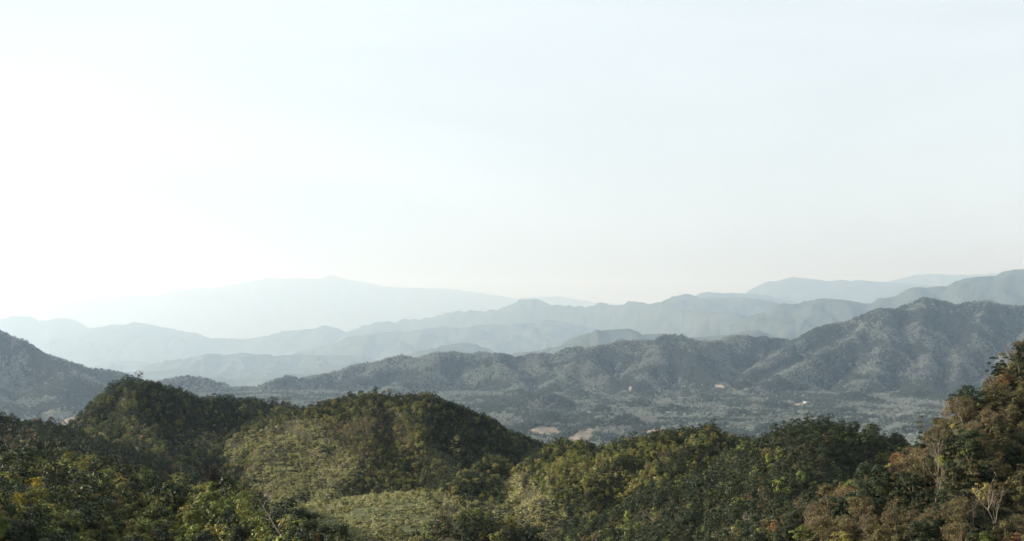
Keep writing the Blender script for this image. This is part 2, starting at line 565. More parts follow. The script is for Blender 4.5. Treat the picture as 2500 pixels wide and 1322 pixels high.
hill_j = Hill('J', [
    Line([(-420, 610, 5200), (-120, 745, 5000), (0, 815, 4800), (16, 831, 4790), (33, 842, 4780), (54, 858, 4750), (82, 877, 4720), (101, 888, 4700),
          (123, 899, 4650), (163, 907, 4600), (193, 917, 4550), (230, 940, 4500), (262, 962, 4450), (300, 990, 4400), (360, 1020, 4300)], 0.5, 0.6, 14, sl=0.7, sr=1.0),
    Line([(0, 815, 4800), (-40, 900, 4550), (-30, 960, 4250), (40, 1010, 3950), (120, 1045, 3720)], 0.35, 0.35, 30, sl=0.4, sr=0.85),
    Line([(193, 917, 4550), (150, 935, 4450), (120, 965, 4250), (160, 1010, 3950), (230, 1050, 3700)], 0.35, 0.35, 30, sl=0.35, sr=0.8),
], (-430, 520), (3350, 5500), 5, 16, amp=14, sc=180, gul=16, gsc=120, seed=12, S=FAR_S)
hill_k = Hill('K', [
    Line([(-100, 850, 5900), (30, 868, 5700), (65, 868, 5650), (95, 864, 5600), (123, 873, 5600), (153, 884, 5600), (191, 898, 5600), (207, 903, 5600), (245, 905, 5600),
          (272, 909, 5600), (297, 917, 5600), (330, 935, 5600), (380, 955, 5600)], 0.45, 0.5, 20),
    Line([(360, 955, 5700), (395, 937, 5700), (425, 928, 5700), (457, 923, 5700), (485, 926, 5700), (512, 937, 5700), (545, 951, 5700), (600, 965, 5700)], 0.35, 0.4, 25),
], (-150, 700), (4900, 6100), 5, 16, amp=12, sc=150, gul=10, gsc=120, seed=13, S=FAR_S)
hill_m = Hill('MM', [
    Line([(560, 985, 5650), (628, 960, 5750), (656, 943, 5800), (684, 929, 5850), (704, 923, 5880), (723, 929, 5900), (768, 922, 5950), (802, 915, 6000),
          (841, 905, 6050), (869, 896, 6100), (908, 889, 6150), (936, 885, 6180), (961, 874, 6200), (981, 870, 6200), (998, 874, 6200),
          (1017, 882, 6200), (1037, 877, 6200), (1054, 871, 6200), (1076, 863, 6200), (1098, 864, 6220), (1118, 863, 6230), (1146, 866, 6250),
          (1188, 864, 6260), (1216, 866, 6270), (1236, 870, 6270), (1247, 878, 6270), (1261, 884, 6280), (1276, 874, 6280), (1300, 866, 6290),
          (1327, 866, 6300), (1351, 869, 6300), (1375, 866, 6300), (1394, 854, 6300), (1412, 851, 6300), (1442, 852, 6300), (1472, 845, 6300),
          (1502, 836, 6300), (1533, 835, 6300), (1557, 836, 6300), (1593, 832, 6300), (1617, 824, 6300), (1645, 821, 6300), (1669, 825, 6300),
          (1690, 835, 6320), (1714, 836, 6350), (1744, 838, 6400), (1769, 833, 6450), (1793, 824, 6500), (1817, 822, 6500), (1835, 828, 6520),
          (1859, 825, 6550), (1896, 830, 6600), (1990, 850, 6650), (2100, 880, 6650)], 0.52, 0.55, 16),
    Line([(1442, 852, 6300), (1432, 880, 6080), (1445, 900, 5930), (1485, 925, 5760), (1535, 950, 5600)], 0.5, 0.55, 14, sl=0.4, sr=0.85),
    Line([(1645, 821, 6300), (1600, 880, 5950), (1565, 925, 5700), (1535, 957, 5480), (1500, 982, 5080)], 0.4, 0.5, 18, sl=0.45, sr=0.7),
    Line([(1645, 821, 6300), (1690, 880, 5950), (1730, 925, 5700), (1780, 950, 5500), (1830, 975, 5150)], 0.42, 0.5, 18, sl=0.4, sr=0.7),
    Line([(1300, 866, 6290), (1330, 905, 5980), (1345, 935, 5700), (1365, 970, 5200)], 0.5, 0.5, 14, sl=0.45, sr=0.8),
    Line([(1188, 864, 6260), (1215, 890, 6050), (1262, 925, 5800), (1270, 948, 5550), (1250, 975, 5150)], 0.42, 0.5, 16, sl=0.4, sr=0.75),
    Line([(1076, 863, 6200), (1040, 905, 5930), (985, 943, 5650), (930, 970, 5250)], 0.36, 0.45, 18, sl=0.38, sr=0.6),
    Line([(936, 885, 6180), (890, 925, 5900), (830, 955, 5700)], 0.33, 0.4, 22),
    Line([(1442, 852, 6300), (1390, 900, 5950), (1360, 945, 5700)], 0.42, 0.45, 20),
], (540, 2150), (4950, 6800), 5, 13, amp=20, sc=150, gul=26, gsc=90, rough=7, rsc=45, seed=14, S=FAR_S)
hill_r = Hill('RM', [
    Line([(1740, 960, 5560), (1800, 938, 5680), (1850, 905, 5880), (1900, 870, 6100), (1945, 845, 6250), (1975, 822, 6350), (2003, 805, 6430), (2029, 794, 6500),
          (2054, 791, 6520), (2080, 788, 6540), (2105, 778, 6560), (2134, 767, 6580), (2159, 758, 6600), (2181, 759, 6620), (2204, 762, 6650),
          (2229, 748, 6700), (2261, 732, 6720), (2283, 733, 6730), (2308, 742, 6740), (2337, 748, 6750), (2359, 743, 6750), (2388, 738, 6750),
          (2413, 738, 6750), (2436, 745, 6750), (2461, 749, 6750), (2500, 751, 6750), (2600, 745, 6750), (2800, 720, 6750)], 0.56, 0.55, 16),
    Line([(2159, 758, 6600), (2110, 810, 6330), (2040, 850, 6100), (1960, 890, 5850), (1880, 938, 5550), (1790, 972, 5180)], 0.5, 0.55, 14, sl=0.42, sr=0.75),
    Line([(2159, 758, 6600), (2165, 830, 6150), (2130, 900, 5800), (2090, 950, 5480), (2050, 985, 5050)], 0.45, 0.5, 16, sl=0.42, sr=0.75),
    Line([(2261, 732, 6720), (2250, 790, 6400), (2262, 860, 6030), (2262, 930, 5600), (2285, 978, 5100)], 0.5, 0.6, 16, sl=0.42, sr=0.9),
    Line([(2413, 738, 6750), (2385, 800, 6400), (2345, 870, 6000), (2330, 940, 5600), (2380, 985, 5050)], 0.5, 0.55, 16, sl=0.42, sr=0.7),
    Line([(2600, 745, 6750), (2540, 810, 6350), (2450, 900, 5850), (2400, 950, 5600)], 0.5, 0.55, 22),
], (1700, 2900), (4950, 7150), 5, 14, amp=24, sc=170, gul=30, gsc=90, rough=7, rsc=45, seed=15, S=FAR_S)

# ---- hazy ranges far away -----------------------------------------------------
def far(key, pts, Y, slope, depth, px=None, dp=3.0, rows=70, seed=0, rough=4.0, amp=None, low=3, r=None):
    xs = [p[0] for p in pts]
    px = px or (min(xs), max(xs))
    y0 = Y if isinstance(Y, (int, float)) else min(t[1] for t in Y)
    y1 = Y if isinstance(Y, (int, float)) else max(t[1] for t in Y)
    rise = max((HOR - p[1]) / F * (Y if isinstance(Y, (int, float)) else float(lerp_tab(Y, p[0]))) for p in pts) + 1090
    depth = max(depth, rise / slope * 1.15 + 300)
    return Hill(key, [Line(crest(pts, Y), slope, 0.7, r or y0 * 0.003)], px, (y0 - depth, y1 + depth * 0.12), dp, (depth * 1.12 + y1 - y0) / rows,
                amp=amp if amp is not None else y0 * 0.007, sc=y0 * 0.013, gul=y0 * 0.0008, gsc=y0 * 0.02, seed=seed, rough=rough, rsc=y0 * 0.0022, S=FAR_S)


far_l3 = far('L3', [(330, 935), (345, 922), (354, 915), (368, 904), (389, 888), (414, 880), (436, 877), (457, 880), (477, 871), (512, 866), (545, 867), (585, 864),
                    (600, 865), (628, 867), (648, 865), (667, 871), (695, 867), (732, 865), (768, 868), (824, 867), (852, 868), (880, 871),
                    (908, 879), (922, 885), (960, 905)], 20000, 0.35, 900, seed=20)
far_p1 = far('P1', [(120, 930), (230, 914), (300, 906), (350, 909), (420, 902), (470, 907), (540, 910), (600, 902), (660, 897), (720, 903), (790, 896), (860, 892),
                    (920, 895), (980, 900)], 18000, 0.3, 900, seed=40, rough=6)
far_p2 = far('P2', [(160, 945), (250, 932), (330, 924), (400, 929), (470, 919), (540, 923), (610, 931), (660, 918), (720, 913), (790, 920), (860, 911), (960, 916)],
             15500, 0.25, 800, seed=41, rough=6)
far_l3b = far('L3b', [(200, 905), (234, 893), (259, 886), (294, 882), (327, 882), (354, 885), (400, 892), (450, 905)], 25000, 0.35, 900, seed=21)
far_m4 = far('M4', [(960, 890), (1003, 872), (1034, 856), (1076, 843), (1104, 839), (1126, 837), (1152, 840), (1177, 847), (1199, 857), (1216, 861), (1270, 880)], 16500, 0.4, 900, seed=22)
far_m3 = far('M3', [(1200, 878), (1248, 865), (1291, 859), (1330, 852), (1369, 845), (1400, 838), (1424, 824), (1442, 813), (1463, 806), (1487, 804), (1518, 804),
                    (1533, 803), (1548, 807), (1569, 815), (1623, 815), (1648, 818), (1684, 824), (1729, 822), (1775, 818), (1811, 810),
                    (1844, 807), (1865, 813), (1878, 821), (1930, 840)], 13500, 0.42, 1000, seed=23)
far_m2 = far('M2', [(700, 880), (740, 864), (757, 856), (810, 839), (852, 826), (880, 821), (936, 811), (992, 809), (1048, 802), (1090, 801), (1118, 802),
                    (1160, 795), (1202, 791), (1244, 793), (1278, 790), (1306, 788), (1327, 783), (1345, 782), (1369, 785), (1388, 791),
                    (1412, 794), (1442, 801), (1460, 806), (1520, 830), (1600, 850)], 24000, 0.38, 1500, seed=24)
far_l2 = far('L2', [(120, 830), (226, 806), (250, 798), (272, 792), (300, 794), (332, 787), (359, 791), (392, 798), (425, 803), (463, 812), (490, 821), (517, 826),
                    (534, 824), (561, 828), (600, 828), (634, 823), (662, 816), (692, 808), (740, 805), (774, 802), (796, 798), (813, 801),
                    (824, 805), (838, 814), (866, 808), (891, 794), (911, 794), (925, 787), (947, 786), (964, 791), (978, 802), (1030, 815)], 30000, 0.4, 1700, seed=25)
far_l1 = far('L1', [(-500, 770), (-200, 775), (0, 779), (16, 776), (30, 771), (49, 773), (74, 773), (93, 782), (114, 782), (136, 777), (163, 777), (180, 783),
                    (196, 795), (215, 809), (240, 822), (300, 840)], 34000, 0.4, 1700, dp=4, seed=26)
far_m1 = far('M1', [(930, 800), (989, 777), (1020, 779), (1059, 773), (1087, 766), (1126, 758), (1160, 758), (1180, 760), (1196, 756), (1230, 755), (1252, 744),
                    (1265, 737), (1280, 731), (1300, 729), (1312, 731), (1327, 736), (1345, 745), (1369, 744), (1412, 747), (1436, 750), (1451, 745), (1466, 738), (1487, 745),
                    (1505, 747), (1521, 744), (1531, 745), (1539, 736), (1554, 736), (1569, 744), (1593, 742), (1623, 738), (1639, 742),
                    (1663, 754), (1690, 760), (1720, 765), (1741, 766), (1763, 763), (1790, 765), (1805, 773), (1823, 788), (1838, 803), (1860, 820)],
             [(930, 31000), (1500, 26000), (1800, 19000)], 0.42, 1900, seed=27)
far_r1 = far('R1', [(1780, 800), (1840, 770), (1908, 743), (1943, 743), (1975, 735), (2003, 727), (2035, 729), (2064, 733), (2095, 740), (2124, 741), (2159, 729),
                    (2197, 719), (2235, 702), (2270, 699), (2308, 696), (2340, 684), (2372, 677), (2435, 672), (2461, 662), (2483, 657),
                    (2520, 655), (2700, 640), (2950, 650)], 17000, 0.42, 2600, dp=4, seed=28)
far_3a = far('F3a', [(1540, 760), (1590, 741), (1623, 733), (1654, 724), (1678, 718), (1696, 723), (1714, 729), (1760, 728), (1793, 726), (1819, 727), (1848, 729), (1879, 735),
                     (1908, 742), (1990, 760)], 24000, 0.42, 1700, dp=4, seed=29)
far_3b = far('F3b', [(1660, 745), (1711, 727), (1738, 714), (1765, 715), (1790, 714), (1829, 718), (1870, 722), (1950, 740)], 31000, 0.42, 1900, dp=4, seed=30)
far_2 = far('F2', [(1780, 740), (1838, 718), (1860, 706), (1889, 688), (1915, 681), (1940, 677), (1968, 679), (2022, 687), (2054, 683), (2070, 688), (2092, 685), (2134, 686), (2165, 689),
                   (2230, 695), (2320, 700), (2500, 720), (2700, 730)], 38000, 0.42, 3000, dp=5, seed=31)
far_2b = far('F2b', [(2060, 700), (2165, 688), (2197, 681), (2229, 675), (2270, 669), (2292, 669), (2315, 671), (2388, 670), (2480, 672), (2700, 665), (2950, 672)], 46000, 0.42, 3200, dp=5, seed=32)
far_1 = far('F1', [(-600, 762), (-250, 756), (0, 752), (60, 745), (150, 735), (200, 732), (290, 722), (310, 718), (380, 720), (440, 708), (460, 703), (500, 703),
                   (515, 706), (560, 699), (610, 688), (650, 677), (700, 680), (780, 681), (795, 676), (808, 672), (820, 676), (830, 680), (870, 685), (905, 692), (935, 700), (1000, 704),
                   (1060, 703), (1120, 707), (1160, 715), (1220, 724), (1260, 730), (1312, 726), (1365, 724), (1385, 727), (1420, 735), (1435, 736),
                   (1460, 741), (1520, 744), (1650, 744), (1800, 742), (2000, 738), (2400, 735), (2950, 740)], 56000, 0.42, 3600, dp=5, rows=50, seed=33)

# ---- where the soil is bare -----------------------------------------------------
def ell(PX, PY, cx, cy, rx, ry, ang=0.0):
    c, s = math.cos(ang), math.sin(ang)
    u = ((PX - cx) * c + (PY - cy) * s) / rx
    v = (-(PX - cx) * s + (PY - cy) * c) / ry
    return 1 - sstep(0.75, 1.0, np.sqrt(u * u + v * v))


CLEARINGS = [(1330, 1050, 55, 14, 0.1), (1420, 1064, 36, 14, -0.3), (1600, 1053, 30, 8, -0.2), (1955, 987, 26, 5, -0.12), (1630, 1010, 14, 3.5, 0),
             (1757, 943, 18, 4, 0.2), (1538, 951, 4, 8, 0.6), (2160, 1026, 110, 6, 0.02), (160, 1034, 44, 9, -0.55), (120, 1006, 36, 4, -0.3)]


def bare_valley(PX, PY, XX, YY):
    b = np.zeros_like(PX)
    w = 1 + 0.75 * fbm(XX / 90, YY / 120, 61, 5)
    for i, (cx, cy, rx, ry, a) in enumerate(CLEARINGS):
        s = 0.35 if i == 7 else 1.0
        b = np.maximum(b, s * (0.75 + 0.5 * fbm(XX / 14, YY / 30, 63, 3)) * ell(PX, PY, cx, cy, rx * w, ry * w, a))
    return b


def bare_gully(PX, PY, XX, YY):
    w = 1 + 0.9 * fbm(XX / 10, YY / 10, 62, 3)
    b = 0.6 * np.maximum(ell(PX, PY, 655, 1216, 16 * w, 6 * w, 0.3), ell(PX, PY, 684, 1252, 24 * w, 8 * w, 0.95))
    return b


def build_ground():
    for nm, n in (('valley_floor', 260),):
        u = np.linspace(-0.62, 0.62, n)
        y = np.concatenate([np.linspace(20, 3000, 40), np.linspace(3030, 6600, 180), np.geomspace(6700, 66000, 100)]) * FAR_S
        U, YY = np.meshgrid(u, y)
        XX = U * np.maximum(YY, 900)
        Z = floor_h(XX, YY)
        PX = XX / YY * F + 1250
        PY = HOR - Z / YY * F
        ny, nx = U.shape
        idx = np.arange(nx * ny).reshape(ny, nx)
        q = np.stack([idx[:-1, :-1], idx[:-1, 1:], idx[1:, 1:], idx[1:, :-1]], -1).reshape(-1, 4)
        me = mesh_from(nm, np.stack([XX, YY, Z], -1).reshape(-1, 3), q, smooth=True)
        dry = sstep(6800 * FAR_S, 8000 * FAR_S, YY) * 0.2 * np.clip(0.35 + 1.6 * fbm(XX / 700, YY / 1500, 65, 4), 0, 1)   # far plain made paler in its colour, standing in for thicker haze
        set_attr(me, 'bare', np.maximum(bare_valley(PX, PY, XX, YY), dry).ravel())
        o = link_obj(nm, me, M_mid)
        tag(o, 'wide wooded valley floor in blue haze below the mountains', None, None, 'structure')


build_ground()
hill_h.build('hillside', M_floor, 'nearest hillside under green and golden trees at the bottom of the view')
hill_e.build('hillside', M_floor, 'steep near hillside under brown and olive trees')
hill_g.build('knoll', M_floor, 'small dark wooded knoll in front of the pale green field')
hill_d.build('hill', M_floor, 'dark wooded hump beside the steep brown hillside')
hill_c.build('hill', M_floor, 'rounded green hill with a dark gully down its face')
hill_f.build('field', M_field, 'pale green overgrown field in the hollow below the big hill', bare_gully)
hill_b.build('hill', M_floor, 'big hill with one sunlit flank and one flank in deep shade', bare_gully)
hill_a.build('hill', M_floor, 'dark wooded hill with a flat crowned tree on its top', bare_gully)
hill_i.build('hill', M_floor, 'low dark wooded rise behind the golden hillside')
hill_v.build('foothills', M_mid, 'low wooded knolls with pale clearings on the valley floor', bare_valley)
hill_j.build('mountain_slope', M_mid, 'blue grey mountain slope coming down into the valley from the edge of the view', bare_valley)
hill_k.build('ridge', M_mid, 'low blue ridge behind the blue grey mountain slope')
hill_m.build('mountain', M_mid, 'long wooded mountain with many folds across the valley', bare_valley)
hill_r.build('mountain', M_mid, 'tall wooded twin peaked mountain with a sunlit spur', bare_valley)
FAR_L = {
    'L3': 'pale blue flat topped ridge beyond the valley', 'L3b': 'faint low ridge fading into white haze behind the flat topped ridge',
    'P1': 'lowest pale hills at the foot of the flat topped ridge', 'P2': 'gently rolling pale wooded plain in front of the flat topped ridge',
    'M4': 'small rounded pale hill peeping over the long mountain', 'M3': 'low humped ridge just behind the long mountain',
    'M2': 'long smooth pale ridge behind the humped ridge', 'L2': 'whitish chain of low hills in front of the palest mountain',
    'L1': 'faint two humped hill in the whitest haze', 'M1': 'jagged pale blue range with many small peaks',
    'R1': 'tall blue range rising behind the twin peaked mountain', 'F3a': 'pale pointed peak behind the jagged range',
    'F3b': 'pale rounded peak beside the broad far mountain', 'F2': 'broad faint mountain standing on the horizon behind the tall blue range',
    'F2b': 'faintest long mountain behind the tall blue range', 'F1': 'palest wide mountain with a small summit on the horizon'}
for hh in Hill.all:
    if hh.key in FAR_L:
        hh.build('mountain_range', M_far, FAR_L[hh.key])

# ----------------------------------------------------------------------------
# plants: crowns made of leaf sprays, trunks and limbs as tapered tubes
# ----------------------------------------------------------------------------
def tube(V, Q, pts, radii, sides=5):
    pts = np.asarray(pts, float)
    base = len(V)
    n = len(pts)
    for i in range(n):
        d = pts[min(i + 1, n - 1)] - pts[max(i - 1, 0)]
        d = d / (np.linalg.norm(d) + 1e-9)
        a = np.cross(d, (0.31, 0.87, 0.38))
        a /= np.linalg.norm(a) + 1e-9
        b = np.cross(d, a)
        for k in range(sides):
            t = 2 * math.pi * k / sides
            V.append(pts[i] + radii[i] * (math.cos(t) * a + math.sin(t) * b))
    for i in range(n - 1):
        for k in range(sides):
            k2 = (k + 1) % sides
            Q.append((base + i * sides + k, base + i * sides + k2, base + (i + 1) * sides + k2, base + (i + 1) * sides + k))


def limb(rng, V, Q, p, d, L, r, depth, kids, spread, up, tips, sides):
    """a limb that bends a little and forks"""
    pts = [np.array(p, float)]
    dd = np.array(d, float)
    n = 4 if depth > 1 else 3
    for i in range(n):
        dd = dd + rng.normal(0, 0.16, 3) + np.array((0, 0, up))
        dd /= np.linalg.norm(dd)
        pts.append(pts[-1] + dd * L / n)
    radii = np.linspace(r, r * 0.5, n + 1)
    tube(V, Q, pts, radii, sides)
    if depth <= 0:
        tips.append(pts[-1])
        return
    k = kids if isinstance(kids, int) else rng.randint(kids[0], kids[1] + 1)
    for j in range(k):
        i = n if j == 0 else rng.randint(max(1, n - 2), n + 1)
        a = rng.uniform(0, 2 * math.pi)
        side = np.cross(dd, (math.cos(a), math.sin(a), 0.3))
        side /= np.linalg.norm(side) + 1e-9
        nd = dd + side * spread * rng.uniform(0.6, 1.2)
        nd /= np.linalg.norm(nd)
        limb(rng, V, Q, pts[i], nd, L * rng.uniform(0.55, 0.8), r * 0.5, depth - 1, kids, spread, up, tips, max(3, sides - 1))


def trunk_mesh(name, seed, height, r, depth=2, kids=(2, 3), spread=0.8, up=0.1, first=0.5, lean=0.1, sides=6):
    rng = np.random.RandomState(seed)
    V, Q, tips = [], [], []
    d = np.array((rng.normal(0, lean), rng.normal(0, lean), 1.0))
    d /= np.linalg.norm(d)
    limb(rng, V, Q, (0, 0, -1.0), d, height * first + 1, r, depth, kids, spread, up, tips, sides)
    return mesh_from(name, V, Q, smooth=True), np.array(tips)


def leaves_at(rng, cen, nrm_out, leaf, jitter, up=0.35, aspect=0.5):
    n = len(cen)
    nr = nrm_out * 0.7 + np.array((0, 0, up)) + rng.normal(0, jitter, (n, 3))
    nr /= np.linalg.norm(nr, axis=1)[:, None] + 1e-9
    t = np.cross(nr, rng.normal(0, 1, (n, 3)))
    t /= np.linalg.norm(t, axis=1)[:, None] + 1e-9
    b = np.cross(nr, t)
    L = leaf * rng.uniform(0.6, 1.4, n)[:, None]
    W = L * aspect
    return np.stack([cen - t * L * .5, cen + b * W * .5 - t * L * .05, cen + t * L * .5, cen - b * W * .5 - t * L * .05], 1).reshape(-1, 3)


def crown_mesh(name, seed, R, H, zc, clumps, per, leaf, jitter=0.32, tips=None, cs=(0.22, 0.42), hollow=0.62, ell_z=0.8, aspect=0.55):
    """a crown: leaf sprays on many uneven clumps spread through the crown's volume"""
    rng = np.random.RandomState(seed)
    d = rng.normal(0, 1, (clumps, 3))
    d /= np.linalg.norm(d, axis=1)[:, None]
    rad = rng.uniform(hollow, 1.0, clumps) ** 0.6
    lop = 1 + 0.22 * np.sin(np.arctan2(d[:, 1], d[:, 0]) * 2 + rng.uniform(0, 6)) + rng.normal(0, 0.08, clumps)
    C = d * rad[:, None] * np.array((R * 0.74, R * 0.74, H * 0.40))
    C[:, :2] *= lop[:, None]
    C[:, 2] += zc
    if tips is not None and len(tips):
        k = min(len(tips), clumps // 2)
        C[:k] = tips[rng.permutation(len(tips))[:k]] + rng.normal(0, R * 0.08, (k, 3))
    cr = R * rng.uniform(cs[0], cs[1], clumps)
    tone = rng.uniform(0.7, 1.35, clumps)
    idx = np.repeat(np.arange(clumps), per)
    n = len(idx)
    e = rng.normal(0, 1, (n, 3))
    e /= np.linalg.norm(e, axis=1)[:, None]
    low = e[:, 2] < -0.35
    e[low, 2] *= -0.6
    rr = rng.uniform(0.35, 1.1, n) ** 0.7
    P = C[idx] + e * (cr[idx] * rr)[:, None] * np.array((1, 1, ell_z))
    o = (P - np.array((0, 0, zc - 0.2 * H))) / np.array((R, R, 0.5 * H))
    o /= np.linalg.norm(o, axis=1)[:, None] + 1e-9
    V = leaves_at(rng, P, 0.55 * e + 0.75 * o, leaf, jitter, up=0.2, aspect=aspect)
    Q = np.arange(n * 4).reshape(n, 4)
    me = mesh_from(name, V, Q)
    tn = tone[idx] * rng.uniform(0.75, 1.3, n)
    set_attr(me, 'tone', tn, 'FACE')
    return me


def plume_mesh(name, seed, n, height, reach, leaf, per):
    """bamboo: arching stems with drooping leaf sprays"""
    rng = np.random.RandomState(seed)
    P, E = [], []
    for i in range(n):
        a = rng.uniform(0, 2 * math.pi)
        h = height * rng.uniform(0.6, 1.05)
        rc = reach * rng.uniform(0.4, 1.1)
        t = rng.uniform(0.25, 1, per)
        x = rc * t ** 2.2
        z = h * (1.25 * t - 0.45 * t ** 3.2)
        w = rng.normal(0, 1, (per, 3)) * (0.05 * height)
        P.append(np.stack([math.cos(a) * x, math.sin(a) * x, z], 1) + w)
        E.append(np.tile((math.cos(a) * .7, math.sin(a) * .7, .6), (per, 1)))
    P, E = np.concatenate(P), np.concatenate(E)
    V = leaves_at(rng, P, E, leaf, 0.5, aspect=0.3)
    me = mesh_from(name, V, np.arange(len(P) * 4).reshape(-1, 4))
    set_attr(me, 'tone', np.repeat(rng.uniform(0.7, 1.35, n), per) * rng.uniform(0.8, 1.2, len(P)), 'FACE')
    return me


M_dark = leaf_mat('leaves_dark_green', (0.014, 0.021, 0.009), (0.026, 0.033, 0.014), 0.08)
M_green = leaf_mat('leaves_green', (0.081, 0.101, 0.024), (0.122, 0.134, 0.034), 0.15)
M_olive = leaf_mat('leaves_olive', (0.129, 0.121, 0.034), (0.172, 0.148, 0.044), 0.15)
M_lime = leaf_mat('leaves_yellow_green', (0.140, 0.148, 0.026), (0.185, 0.168, 0.032), 0.2)
M_gold = leaf_mat('leaves_golden', (0.187, 0.140, 0.012), (0.230, 0.158, 0.014), 0.2)
M_drab = leaf_mat('leaves_drab', (0.052, 0.050, 0.020), (0.082, 0.070, 0.029), 0.12)
M_rust = leaf_mat('leaves_rust', (0.117, 0.070, 0.033), (0.179, 0.104, 0.045), 0.15)
M_dry = leaf_mat('leaves_dry', (0.070, 0.056, 0.028), (0.110, 0.086, 0.042), 0.1)
M_deadleaf = leaf_mat('leaves_dead', (0.012, 0.010, 0.008), (0.022, 0.016, 0.013), 0.1)
M_scrub = leaf_mat('leaves_scrub', (0.209, 0.221, 0.084), (0.297, 0.270, 0.126), 0.15, patch=((0.185, 0.172, 0.070), 0.012))
M_fardk = leaf_mat('leaves_distant_dark', (0.024, 0.033, 0.024), (0.046, 0.054, 0.040), 0.1, patch=((0.036, 0.040, 0.030), 0.0024), gloss=0.05)
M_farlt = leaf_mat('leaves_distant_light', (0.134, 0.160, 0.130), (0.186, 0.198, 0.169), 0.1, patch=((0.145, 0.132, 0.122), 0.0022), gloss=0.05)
M_bark = bark_mat('bark', (0.07, 0.055, 0.04), (0.13, 0.11, 0.085))
M_pale = bark_mat('pale_bark', (0.16, 0.135, 0.105), (0.30, 0.255, 0.21))
M_twig = bark_mat('grey_twigs', (0.11, 0.085, 0.07), (0.18, 0.145, 0.12))

PROTO = bpy.data.collections.new('plant_patterns_near')       # kept out of the scene, only instanced
PROTO_FAR = bpy.data.collections.new('plant_patterns_far')
NEAR_IDX, FAR_IDX = {}, {}


def join_arrays(meshes):
    """several meshes with one material each -> one mesh"""
    import bmesh
    bm = bmesh.new()
    out = bpy.data.meshes.new('pattern')
    mats = []
    for me, mat in meshes:
        mats.append(mat)
        k = len(bm.faces)
        bm.from_mesh(me)
        bm.faces.ensure_lookup_table()
        for f in bm.faces[k:]:
            f.material_index = len(mats) - 1
    bm.to_mesh(out)
    bm.free()
    for m in mats:
        out.materials.append(m)
    return out


def proto(coll, table, kind, parts):
    i = len(coll.objects)
    me = parts[0][0] if len(parts) == 1 else join_arrays(parts)
    if len(parts) == 1:
        me.materials.append(parts[0][1])
    o = bpy.data.objects.new('plant_pattern_%s_%03d' % ('n' if coll is PROTO else 'f', i), me)
    coll.objects.link(o)
    table.setdefault(kind, []).append(i)


def mid_tree(seed, R, H, mat, clumps=26, per=24, leaf=0.75, trunk=True, **kw):
    c = crown_mesh('crown', seed, R, H, H * 0.62, clumps, per, leaf, **kw)
    if not trunk:
        return [(c, mat)]
    t, _ = trunk_mesh('trunk', seed, H, 0.22, depth=1, sides=4)
    return [(c, mat), (t, M_bark)]


for s in range(3):
    proto(PROTO, NEAR_IDX, 'dark', mid_tree(100 + s, 3.6 + 0.5 * s, 8.5 + s, M_dark))
for s in range(3):
    proto(PROTO, NEAR_IDX, 'green', mid_tree(110 + s, 3.2 + 0.5 * s, 7 + s, M_green))
for s in range(2):
    proto(PROTO, NEAR_IDX, 'olive', mid_tree(120 + s, 3.2 + 0.5 * s, 7 + s, M_olive))
for s in range(2):
    proto(PROTO, NEAR_IDX, 'dry', mid_tree(130 + s, 3.4, 7.5, M_dry, clumps=24, per=20, leaf=0.55, jitter=0.9))
for s in range(2):
    proto(PROTO, NEAR_IDX, 'lime', mid_tree(135 + s, 2.6, 6, M_lime, clumps=18))
proto(PROTO, NEAR_IDX, 'rust', mid_tree(138, 2.8, 6.5, M_rust, clumps=18))
for s in range(2):
    proto(PROTO, NEAR_IDX, 'bamboo', [(plume_mesh('bamboo', 140 + s, 13, 7, 3.2, 0.95, 26), (M_lime, M_olive)[s])])
proto(PROTO, NEAR_IDX, 'bamboo', [(plume_mesh('bamboo', 143, 13, 6, 3.0, 0.95, 26), M_scrub)])
proto(PROTO, NEAR_IDX, 'greybamboo', [(plume_mesh('bamboo', 144, 14, 5.5, 3.0, 0.9, 26), M_scrub)])
for s in range(2):
    b, tips = trunk_mesh('bare', 150 + s, 8, 0.2, depth=4, kids=(3, 3), spread=0.85, first=0.45, sides=4)
    proto(PROTO, NEAR_IDX, 'bare', [(b, M_twig)])
for s in range(3):
    proto(PROTO, NEAR_IDX, 'scrub', [(crown_mesh('scrub', 160 + s, 1.5 + 0.3 * s, 1.9, 0.7, 9, 14, 0.55), M_scrub)])
for s in range(2):
    proto(PROTO, NEAR_IDX, 'shrub', [(crown_mesh('shrub', 165 + s, 1.6, 2.2, 0.8, 9, 16, 0.5), (M_green, M_olive)[s])])
proto(PROTO, NEAR_IDX, 'dryshrub', [(crown_mesh('shrub', 168, 1.5, 1.8, 0.6, 9, 14, 0.5, jitter=0.9), M_dry)])
proto(PROTO, NEAR_IDX, 'darkshrub', [(crown_mesh('shrub', 169, 1.7, 2.3, 0.8, 10, 16, 0.5), M_dark)])
for s in range(3):
    proto(PROTO_FAR, FAR_IDX, 'dark', [(crown_mesh('crown', 200 + s, 4.2, 8.0, 4.4, 11, 9, 2.0), M_fardk)])
for s in range(3):
    proto(PROTO_FAR, FAR_IDX, 'light', [(crown_mesh('crown', 210 + s, 4.0, 7.0, 4.0, 11, 9, 1.9), M_farlt)])
proto(PROTO_FAR, FAR_IDX, 'low', [(crown_mesh('crown', 220, 4.5, 4.0, 1.8, 9, 8, 1.9), M_farlt)])


